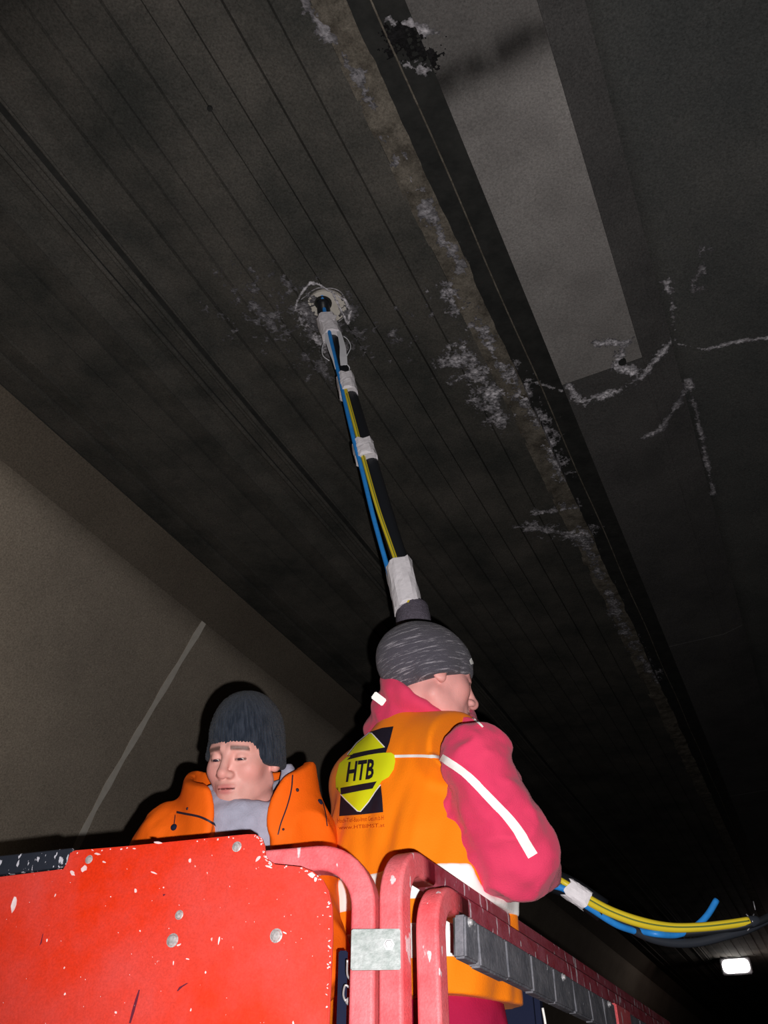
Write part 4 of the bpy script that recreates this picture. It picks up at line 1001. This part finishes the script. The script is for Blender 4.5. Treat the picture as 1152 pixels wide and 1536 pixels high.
# trousers and boots
def legs_sdf(man, p, g):
    q = loc(p, man.B, man.R); d = smin(ell(q, (0, 0, 0.93), (0.165 + g, 0.12 + g, 0.13)), cap(q, (-0.06, 0, 1.02), (0.06, 0, 1.02), 0.105 + g), 0.05)
    for sg in (-1, 1):
        d = smin(d, chain(q, [(0.085 * sg, 0, 0.90), (0.105 * sg, 0.015, 0.49), (0.108 * sg, -0.01, 0.12)], [0.098 + g, 0.080 + g, 0.066 + g], 0.03), 0.03)
    d = d - wr_noise(p, 9, 0.008) + 0.004
    return smax(smax(d, q[..., 2] - 1.10, 0.01), 0.09 - q[..., 2], 0.01)
def boots(man):
    for sg in (-1, 1):
        def b(p):
            q = loc(p, man.B, man.R)
            d = cap(q, (0.108 * sg, -0.012, 0.16), (0.108 * sg, -0.012, 0.06), 0.052)
            d = smin(d, cap(q, (0.108 * sg, -0.03, 0.052), (0.118 * sg, 0.15, 0.045), 0.046, 0.042), 0.03)
            d = smin(d, box(q, (0.112 * sg, 0.055, 0.014), (0.05, 0.145, 0.013), 0.01), 0.006)
            return smax(d, 0.001 - q[..., 2], 0.002)
        c = man.B + man.R @ np.array([0.11 * sg, 0.05, 0.1]); sdf_obj('boot', b, (c[0] - 0.22, c[1] - 0.22, FZ - 0.004), (c[0] + 0.22, c[1] + 0.22, FZ + 0.24), 0.006, M['boot'], man.root)
trA, vft = sdf_obj('trousers', lambda p: legs_sdf(A, p, 0.015), (A.B[0] - 0.4, A.B[1] - 0.4, FZ + 0.07), (A.B[0] + 0.4, A.B[1] + 0.4, FZ + 1.1), 0.008, M['trousers'], A.root); trA['label'] = 'dark red work trousers with navy pocket and white piping'
boots(A); bT = [bvh_of(vft)]
hx = np.array([0.93, -0.37, 0.0]); hx /= np.linalg.norm(hx); hn = np.array([-0.37, -0.93, 0.0]); hn /= np.linalg.norm(hn)
hc_ = P(781, 1562, 1.74)
bevel_box('hip_pocket', hc_, 0.105, 0.05, 0.26, M['navy'], A.root, (hx, hn, ZV), 0.012)['label'] = 'dark navy hip pocket'
for (x0, y0), (x1, y1), (x2, y2) in (((738, 1483), (748, 1512), (762, 1540)), ((814, 1512), (818, 1535), (820, 1560))):
    pp_ = []
    for x, y in ((x0, y0), (x1, y1), (x2, y2)):
        r = ray(x, y); pp_.append(CAM + r * (((hc_ + hn * 0.027 - CAM) @ hn) / (r @ hn)))
    V, F = sweep(catmull(pp_, 6), circ(0.0028, 6), ref=tuple(hn)); mesh_obj('piping', V, F, M['reflect'], A.root, True)['label'] = 'white piping on the hip pocket'
# sleeve stripe and thin back stripe
o = project(line_px([(663, 1136), (696, 1158), (727, 1189), (755, 1219), (777, 1247), (799, 1284)], lambda t: 5.2 + 2.6 * t), bA, 0.0025, 'reflective_stripe', M['reflect'], A, 4); o['label'] = 'white reflective stripe down the right sleeve'
o = project(line_px([(592, 1135), (627, 1134), (647, 1135), (664, 1138)], 2.1), bV, 0.002, 'reflective_piping', M['reflect'], A, 4); o['label'] = 'thin white reflective line across the back'
o = project(line_px([(708, 1078), (716, 1084), (724, 1092)], 1.3), bA, 0.003, 'reflective_piping', M['reflect'], A, 4)
# printed emblem
def Z(*pts): return [(480 + x / 5.76, 1070 + y / 5.76) for x, y in pts]
root_print = []
for pts, m_, of in ((Z((240, 372), (285, 270), (330, 200), (440, 162), (540, 128), (638, 115), (605, 250), (570, 352)), 'logo_b', 0.0015),
                    (Z((188, 648), (170, 890), (360, 876), (548, 855), (541, 740), (530, 630), (360, 640)), 'logo_b', 0.0015),
                    (Z((175, 440), (235, 388), (300, 372), (420, 360), (560, 346), (622, 344), (650, 365), (656, 420), (642, 490), (600, 555), (540, 590), (510, 640), (470, 700), (400, 780), (360, 800), (300, 700), (190, 700), (188, 640), (148, 645), (146, 560)), 'logo_y', 0.0035),
                    (Z((438, 180), (462, 182), (570, 302), (420, 330), (250, 372), (330, 270)), 'logo_y', 0.0035),
                    (Z((300, 358), (430, 328), (572, 302), (572, 344), (430, 368), (245, 412)), 'logo_b', 0.0050),
                    (Z((192, 650), (350, 622), (502, 594), (466, 655), (330, 682), (196, 706)), 'logo_b', 0.0050),
                    (Z((196, 708), (340, 690), (476, 660), (496, 672), (430, 770), (360, 853), (336, 850), (270, 785)), 'logo_y', 0.0045)):
    o = project(poly_px(pts), bV, of, 'emblem_print', M[m_], A, 4)
    o['label'] = 'black emblem field' if m_ == 'logo_b' else 'yellow emblem shape'
for pts in (((250, 368), (330, 268), (438, 178), (462, 180), (572, 302)), ((194, 704), (336, 852), (360, 855), (430, 772), (500, 672), (535, 625))):
    project(poly_line(Z(*pts), 0.7), bV, 0.0056, 'emblem_outline', M['reflect'], A, 4)
o = project(text_px('HTB', *Z((262, 430), (492, 402), (240, 602)), bold=0.03), bV, 0.0055, 'emblem_lettering', M['logo_b'], A, 4); o['label'] = 'black letters HTB'
o = project(text_px('Hoch-Tief-Bau-Imst Ges.m.b.H', *Z((156, 912), (552, 884), (156, 950)), bold=0.0), bV, 0.0016, 'back_lettering', M['logo_t'], A, 4); o['label'] = 'small dark lettering line'
o = project(text_px('www.HTBIMST.at', *Z((165, 974), (560, 950), (166, 1006)), bold=0.0), bV, 0.0016, 'back_lettering', M['logo_t'], A, 4); o['label'] = 'small web address line'
# white mark on the beanie
bC = [bvh_of(vfc)]
project(poly_px([(703, 991), (706, 987), (707, 992), (711, 986), (710, 996), (705, 997)]), bC, 0.002, 'beanie_mark', M['reflect'], A, 3)
project(poly_px([(711, 989), (713, 986), (713, 995), (711, 995)]), bC, 0.002, 'beanie_mark', M['reflect'], A, 3)
# white tag at the collar
g = bA[2].ray_cast(Vector(CAM), Vector(ray(574, 1050)), 10)
tp = np.array(g[0]) if g[0] is not None else P(574, 1050, 1.95)
tx = np.array([0.80, 0.1, -0.60]); tx /= np.linalg.norm(tx); tn = -ray(574, 1050); tn = tn - (tn @ tx) * tx; tn /= np.linalg.norm(tn)
bevel_box('tag', tp + tn * 0.012 - np.array([0.008, 0, -0.002]), 0.036, 0.006, 0.020, M['reflect'], A.root, (tx, tn, np.cross(tx, tn)), 0.002)['label'] = 'white tag sticking out at the collar'

# ================================================================== MAN 2 : facing, dark blue beanie
Bm = Man(); Bm.hs = 1.02; Bm.tone = (0.76, 0.39, 0.34); Bm.curl = {'l': 0.6, 'r': 0.6}; Bm.thumb = {'l': -1, 'r': 1}
Bm.B = np.array([-0.345, 2.0, FZ - 0.0]); Bm.R = rot(rz=172); Bm.RH = rot(rz=161, rx=-24, ry=-4)
hb = P(367, 1131, 2.0)
Zs = -0.07                                   # shorter man: everything above the hips sits lower
def LB(x, y, z): return Bm.B + Bm.R @ np.array([x, y, z])
Bm.J = dict(head=hb, neck0=LB(-0.015, -0.01, 1.345), neck1=hb + Bm.RH @ np.array([0, -0.025, -0.06]), shr=LB(0.165, 0, 1.31), shl=LB(-0.138, 0, 1.34),
            elr=LB(0.27, 0.02, 1.04), ell=LB(-0.20, 0.07, 1.05), wrr=LB(0.22, 0.22, 0.95), wrl=LB(-0.17, 0.25, 0.96),
            handr=(Bm.R @ np.array([-0.35, 0.9, -0.1]), Bm.R @ np.array([-0.6, -0.2, -0.7])), handl=(Bm.R @ np.array([0.35, 0.9, -0.1]), Bm.R @ np.array([0.6, -0.2, -0.7])))
Bm.root = empty('person', tuple(Bm.B), 'worker facing us with lowered eyes, dark blue beanie and open orange jacket over grey sweatshirt', 'person')
# the torso helper of make_body uses B,R: lower the trunk by shifting the frame of the upper body
STRETCH[id(Bm.B)] = Zs
bodyB, vfB = make_body(Bm); eyes(Bm)
beB, vfbb = beanie(Bm, 'beanie', M['beanie_b'], (0, -0.018, 0.040), (0.087, 0.109, 0.110), -0.026, 0.24, 74, 'dark blue ribbed beanie', roll=0.10, bulge=((0.068, -0.008, -0.012), (0.027, 0.052, 0.055)))
def hoodie(p):
    q = loc(p, Bm.B, Bm.R); J = Bm.J
    d = torso_sdf(q, -0.022)
    for s in ('l', 'r'): d = smin(d, chain(p, [J['sh' + s], J['el' + s], J['wr' + s]], [0.06, 0.05, 0.04], 0.04), 0.05)
    d = smax(d, 0.98 - q[..., 2], 0.02)
    c0 = J['neck0'] + np.array([0.028, -0.015, 0.02]); up = rot(rz=165, rx=-24)
    r = loc(p, c0, up); rr = np.hypot(r[..., 0] * 0.95, r[..., 1]); zz = r[..., 2] - 0.30 * np.clip(-r[..., 1], 0, 1)
    t = np.hypot((rr - 0.098), zz * 0.50) - 0.026
    d = smin(d, t, 0.03)
    d = smin(d, chain(p, [P(428, 1158, 2.02), P(434, 1200, 1.97), P(412, 1232, 1.90)], [0.022, 0.030, 0.030], 0.01), 0.02)
    d = smin(d, chain(p, [P(318, 1190, 1.95), P(335, 1225, 1.88), P(372, 1238, 1.85)], [0.020, 0.024, 0.022], 0.01), 0.02)
    d = d - wr_noise(p, 16, 0.007, 3.0) + 0.004
    return smax(d, -cap(p, J['neck0'] + np.array([0, 0, -0.02]), J['neck1'], 0.072, 0.078), 0.006)
hoA, vfh = sdf_obj('sweatshirt', hoodie, (-0.75, 1.6, FZ + 0.8), (0.1, 2.4, FZ + 1.6), 0.0055, M['hood'], Bm.root); hoA['label'] = 'grey hooded sweatshirt'
def tee(p):
    J = Bm.J; c0 = J['neck0'] + np.array([0.0, -0.005, 0.055]); r = loc(p, c0, rot(rz=165, rx=-30)); rr = np.hypot(r[..., 0], r[..., 1] * 0.95)
    return np.hypot(rr - 0.064, r[..., 2] * 0.5) - 0.011
c_ = Bm.J['neck0'] + np.array([0, 0, 0.05]); o, _ = sdf_obj('undershirt', tee, c_ - 0.12, c_ + 0.12, 0.004, M['red_fleece'], Bm.root); o['label'] = 'red undershirt edge at the neck'
def jacket(p):
    q = loc(p, Bm.B, Bm.R); J = Bm.J; z = q[..., 2]
    d = torso_sdf(q, 0.004)
    for s in ('l', 'r'): d = smin(d, chain(p, [J['sh' + s], J['el' + s], J['wr' + s]], [0.078, 0.072, 0.050], 0.05), 0.06)
    # standing flared collar
    c0 = J['neck0'] + np.array([0.006, 0.0, 0.022]); r = loc(p, c0, rot(rz=168, rx=-14)); rr = np.hypot(r[..., 0] * 0.92, r[..., 1]); rz = r[..., 2]
    rad = 0.152 - 0.13 * rz
    k = np.abs(rr - rad) - 0.011
    k = smax(k, rz - (0.125 - 0.40 * np.clip(r[..., 1], 0, 1)), 0.006); k = smax(k, -0.05 - rz, 0.02)
    d = d - wr_noise(p, 7, 0.014, 5.0) - wr_noise(p, 18, 0.003, 1.0) + 0.009
    d = smin(d, k - 0.004 * (fbm(p * 22, 2) - 0.3), 0.02)
    # front opening (V) and hollow for the hood
    ow = 0.062 + 0.12 * np.clip(z - 1.36, -0.4, 0.3) + 0.01 * np.sin(z * 30)
    wv = smax(np.abs(q[..., 0] + 0.040) - ow, -q[..., 1], 0.02)
    d = smax(d, -wv, 0.02)
    d = smax(d, -cap(p, J['neck0'] + np.array([0.022, 0, 0.05]), J['neck1'] + np.array([0.022, 0, 0.1]), 0.092, 0.112), 0.01)
    for s in ('l', 'r'):
        w_ = J['wr' + s]; dr = w_ - J['el' + s]; dr = dr / np.linalg.norm(dr); d = smax(d, (p - w_) @ dr - 0.005, 0.006)
    return smax(d, 0.93 - z, 0.02)
jaB, vfj = sdf_obj('jacket', jacket, (-0.8, 1.5, FZ + 0.75), (0.12, 2.4, FZ + 1.6), 0.0055, M['jacket_o'], Bm.root); jaB['label'] = 'open orange high visibility jacket with standing collar'
trB, _ = sdf_obj('trousers', lambda p: legs_sdf(Bm, p, 0.0), (Bm.B[0] - 0.4, Bm.B[1] - 0.4, FZ + 0.07), (Bm.B[0] + 0.4, Bm.B[1] + 0.4, FZ + 1.1), 0.008, M['trousers'], Bm.root)
boots(Bm)
bJ = [bvh_of(vfj), bvh_of(vfh)]; bJo = [bvh_of(vfj)]
for pts, wd in (([(266, 1219), (285, 1222), (305, 1227), (322, 1238), (336, 1252)], 1.7), ([(438, 1163), (436, 1185), (430, 1210), (421, 1236), (417, 1252)], 1.0), ([(264, 1223), (262, 1238)], 0.7), ([(483, 1205), (487, 1222), (490, 1240)], 0.8)):
    o = project(line_px(pts, wd), bJo, 0.003, 'zip_edge', M['dark'], Bm, 5)
    if o: o['label'] = 'dark zip edge or cord'
for px, py, r in ((281, 1213, 0.0035), (327, 1233, 0.0035), (446, 1185, 0.0045), (425, 1244, 0.003), (261, 1241, 0.008), (480, 1203, 0.0075)):
    h = None
    for b in bJo:
        g = b.ray_cast(Vector(CAM), Vector(ray(px, py)), 10)
        if g[0] is not None: h = g
    if h is None: continue
    V, F = revolve(np.array(h[0]), np.array(h[1]), [(r * math.sin(t) + 1e-5, -r * 0.8 * math.cos(t)) for t in np.linspace(0.1, math.pi - 0.1, 7)], 12)
    o = mesh_obj('toggle' if r > 0.005 else 'snap_button', V, F, M['navy'] if r > 0.005 else M['dark'], Bm.root, True)

# ================================================================== CABLE BUNDLE
YB = 2.26
def Q(px, py, dy=0.0): return PY(px, py, YB + dy)
topc = W(*US(484, 450), H - 0.004)
bun = empty('cable_bundle', tuple(topc), 'taped bundle of blue, yellow and black cables hanging from ceiling hole past the worker', 'cable')
hid = [np.array([0.125, YB + 0.03, 2.72]), np.array([0.20, YB + 0.05, 2.45]), np.array([0.28, YB + 0.0, 2.27]), np.array([0.37, YB - 0.03, 2.19])]
def cab(name, pts, r, m, n=10, seg=7, **k):
    V, F = sweep(catmull(pts, seg), circ(r, n), **k); o = mesh_obj(name, V, F, M[m], bun, True); return o
offs = lambda dx, dy: [h + np.array([dx, dy, dx * 0.6]) for h in hid]
cab('black_pipe', [topc, Q(488, 478), Q(501, 520), Q(518, 570), Q(547, 665), Q(569, 740, .02), Q(590, 810, .03), Q(612, 880, .02), Q(622, 930)] + offs(0, 0.0) + [Q(850, 1330), Q(905, 1366)], 0.029, 'black_pipe', 18)
cab('blue_cable', [topc + np.array([0, -0.03, 0]), Q(486, 462, -.035), Q(493, 494, -.042), Q(503, 540, -.042), Q(511, 572, -.04), Q(518, 605, -.04), Q(533, 668, -.04), Q(543, 705, -.03), Q(560, 775, -.02), Q(578, 840, -.01), Q(590, 880, -.01), Q(612, 930, -.03)] + offs(-0.03, -0.02)
    + [Q(843, 1332, -.03), Q(866, 1349, -.035), Q(888, 1364, -.02), Q(925, 1387, 0), Q(960, 1399, .03)], 0.0085, 'blue_cable')
cab('yellow_cable', [Q(512, 560, -.025), Q(520, 592, -.042), Q(533, 640, -.04), Q(546, 690, -.035), Q(566, 760, -.03), Q(585, 815, -.03), Q(597, 850, -.035), Q(612, 900, -.045), Q(622, 930, -.03)] + offs(0.012, -0.025)
    + [Q(843, 1322, -.03), Q(875, 1342, -.035), Q(915, 1364, -.02), Q(960, 1380, -.01), Q(1005, 1389), Q(1050, 1389), Q(1090, 1385), Q(1124, 1380)], 0.0082, 'yellow')
# thicker pair of yellow conduits after the elbow, with a dark seam
cab('yellow_cable', [Q(876, 1350, -.035), Q(915, 1370, -.02), Q(960, 1386, -.01), Q(1005, 1393), Q(1050, 1392), Q(1090, 1388), Q(1126, 1383)], 0.0088, 'yellow')
cab('dark_seam', [Q(878, 1346, -.046), Q(915, 1366, -.031), Q(960, 1382.5, -.021), Q(1005, 1390, -.011), Q(1050, 1390, -.011), Q(1090, 1386, -.011), Q(1124, 1381, -.011)], 0.0018, 'green', 6)
cab('dark_seam', [Q(520, 590, -.051), Q(534, 640, -.049), Q(547, 690, -.044), Q(567, 760, -.039), Q(586, 815, -.039), Q(598, 850, -.044)], 0.0015, 'green', 6)
cab('blue_cable', [Q(958, 1396, .03), Q(985, 1401, .0), Q(1015, 1402, .02), Q(1040, 1392, .03), Q(1060, 1374, .03), Q(1075, 1350, .03)], 0.008, 'blue_cable')
cab('smoky_hose', [Q(880, 1360, .0), Q(930, 1385, .02), Q(985, 1410, .03), Q(1040, 1414, .03), Q(1100, 1400, .02), Q(1124, 1392, .02), Q(1165, 1372, .02)], 0.011, 'darkclear')
cab('black_cable', [Q(882, 1356, .01), Q(930, 1382, .03), Q(1000, 1400, .03), Q(1070, 1396, .02), Q(1128, 1386), Q(1170, 1366)], 0.009, 'black_pipe')
cab('red_wire', [Q(610, 880, -.02), Q(628, 902, -.03), Q(632, 925, -.02)], 0.006, 'red_tube', 8)
V, F = revolve(Q(1124, 1383), Q(1140, 1380) - Q(1124, 1383), [(0.012, 0), (0.014, 0.004), (0.012, 0.02), (0.006, 0.03)], 12); mesh_obj('cable_end', V, F, M['darkclear'], bun, True)
for a, b in (((1124, 1376), (1119, 1371)), ((1128, 1378), (1131, 1371)), ((1126, 1390), (1121, 1396)), ((1133, 1365), (1130, 1352))):
    V, F = sweep([Q(*a), Q(*b)], circ(0.0016, 6), ref=(0, 1, 0)); mesh_obj('strand', V, F, M['steel'], bun, True)
# tape wraps: crumpled flattened tubes
def tape(a, b, wx, wy, label, n=20, flat=0.0, skew=0.0):
    a, b = np.asarray(a), np.asarray(b); t = (b - a) / np.linalg.norm(b - a)
    rf = np.array([1, 0, 0.]) if abs(t[0]) < 0.6 else np.array([0, 0, 1.]); vx = rf - (rf @ t) * t; vx /= np.linalg.norm(vx); vy = np.cross(t, vx)
    V = []; F = []; m = 9
    for i in range(m):
        for k in range(n):
            an = 2 * math.pi * k / n; sx = np.sign(math.cos(an)) * abs(math.cos(an)) ** 0.75; sy = np.sign(math.sin(an)) * abs(math.sin(an)) ** 0.85
            j = 1 + 0.025 * math.sin(k * 2.3 + i * 0.9) + random.uniform(-0.018, 0.018); e = 0.0
            if i in (0, m - 1): e = 0.006 * math.sin(k * 1.7 + i)
            V.append(a + (b - a) * (i / (m - 1)) + vx * sx * wx * j + vy * sy * wy * j + t * (e + skew * sx))
    for i in range(m - 1):
        for k in range(n): F.append((i * n + k, i * n + (k + 1) % n, (i + 1) * n + (k + 1) % n, (i + 1) * n + k))
    F.append(tuple(range(n))[::-1]); F.append(tuple((m - 1) * n + k for k in range(n)))
    o = mesh_obj('tape_wrap', V, F, M['tape'], bun, False); o['label'] = label; return o
tape(Q(489, 480, -.01), Q(498, 506, -.01), 0.042, 0.044, 'white tape wrap just under the ceiling')
tape(Q(518, 569, -.01), Q(523, 592, -.01), 0.037, 0.047, 'white tape wrap second from the ceiling')
tape(Q(544, 668, -.01), Q(550, 690, -.01), 0.041, 0.047, 'white tape wrap halfway down')
tape(Q(598, 849, -.005), Q(612, 912, -.005), 0.046, 0.052, 'long white tape wrap above the beanie', skew=-0.008)
tape(Q(850, 1331, -.03), Q(880, 1351, -.03), 0.025, 0.022, 'white tape wrap beyond the elbow')
for (px, py, wx, hh, sx) in ((484, 478, 0.010, 0.03, -1), (500, 476, 0.012, 0.03, 1)):
    V, F = boxm(Q(px, py, -.05), wx * 2, 0.002, hh, (np.array([0.9, 0, -0.3]), np.array([0, 1, 0.]), np.array([0.3, 0, 0.95]))); mesh_obj('tape_flap', V, F, M['tape'], bun)
# split white plastic tube around the pipe with two wire loops
def ribbon(pts, w0, name, m, th=0.003):
    bm = bmesh.new(); prev = None; n = len(pts); pts = [np.asarray(p) for p in pts]
    V = []; F = []
    for i, p in enumerate(pts):
        t = pts[min(i + 1, n - 1)] - pts[max(i - 1, 0)]; t /= np.linalg.norm(t); sd = np.cross(t, [0, 1, 0]); sd /= np.linalg.norm(sd)
        w_ = w0[i] if hasattr(w0, '__len__') else w0
        for a, b in ((-1, 0), (1, 0), (1, 1), (-1, 1)): V.append(p + sd * a * w_ + np.array([0, th * b, 0]))
    for i in range(n - 1):
        for k in range(4): F.append((i * 4 + k, i * 4 + (k + 1) % 4, i * 4 + 4 + (k + 1) % 4, i * 4 + 4 + k))
    F += [(3, 2, 1, 0), tuple((n - 1) * 4 + k for k in range(4))]
    bm.free(); return mesh_obj(name, V, F, M[m], bun, False)
ribbon([Q(490, 496, -.045), Q(491, 510, -.045), Q(496, 525, -.048), Q(501, 540, -.048), Q(504, 553, -.045)], [0.006, 0.009, 0.009, 0.006, 0.004], 'split_tube', 'white_plastic')['label'] = 'white split plastic tube'
ribbon([Q(505, 492, -.04), Q(510, 503, -.045), Q(514, 520, -.048), Q(515, 535, -.048), Q(516, 547, -.045)], [0.004, 0.009, 0.012, 0.015, 0.014], 'split_tube', 'white_plastic')['label'] = 'white split plastic tube'
for pts in ([Q(486, 512), Q(483, 524), Q(485, 534), Q(494, 541)], [Q(515, 504), Q(522, 510), Q(526, 521), Q(520, 534)], [Q(512, 548, -.04), Q(519, 546, -.045), Q(524, 551, -.04), Q(524, 556, -.02)]):
    V, F = sweep(catmull(pts, 6), circ(0.0022, 6), ref=(0, 1, 0)); mesh_obj('wire_loop', V, F, M['white_plastic'], bun, True)
# grey foam sleeve above the beanie
sa, sb = Q(618, 909), Q(626, 985)
V = []; F = []; n = 28; t = (sb - sa) / np.linalg.norm(sb - sa); vx = np.array([1, 0, 0.]) - t[0] * t; vx /= np.linalg.norm(vx); vy = np.cross(t, vx)
prof = [(0.040, 0.012), (0.046, 0.0), (0.052, -0.001), (0.056, 0.006), (0.058, 0.02), (0.060, 0.05), (0.060, 0.10), (0.056, 0.105), (0.040, 0.105)]
for r, h in prof:
    for k in range(n): V.append(sa + t * h + (vx * math.cos(2 * math.pi * k / n) + vy * math.sin(2 * math.pi * k / n)) * (r - 0.004) * (1 + 0.02 * math.sin(k * 3.1 + h * 60)))
for i in range(len(prof) - 1):
    for k in range(n): F.append((i * n + k, i * n + (k + 1) % n, (i + 1) * n + (k + 1) % n, (i + 1) * n + k))
mesh_obj('foam_sleeve', V, F, M['grey_sleeve'], bun, True)['label'] = 'dark grey soft sleeve around the cables'
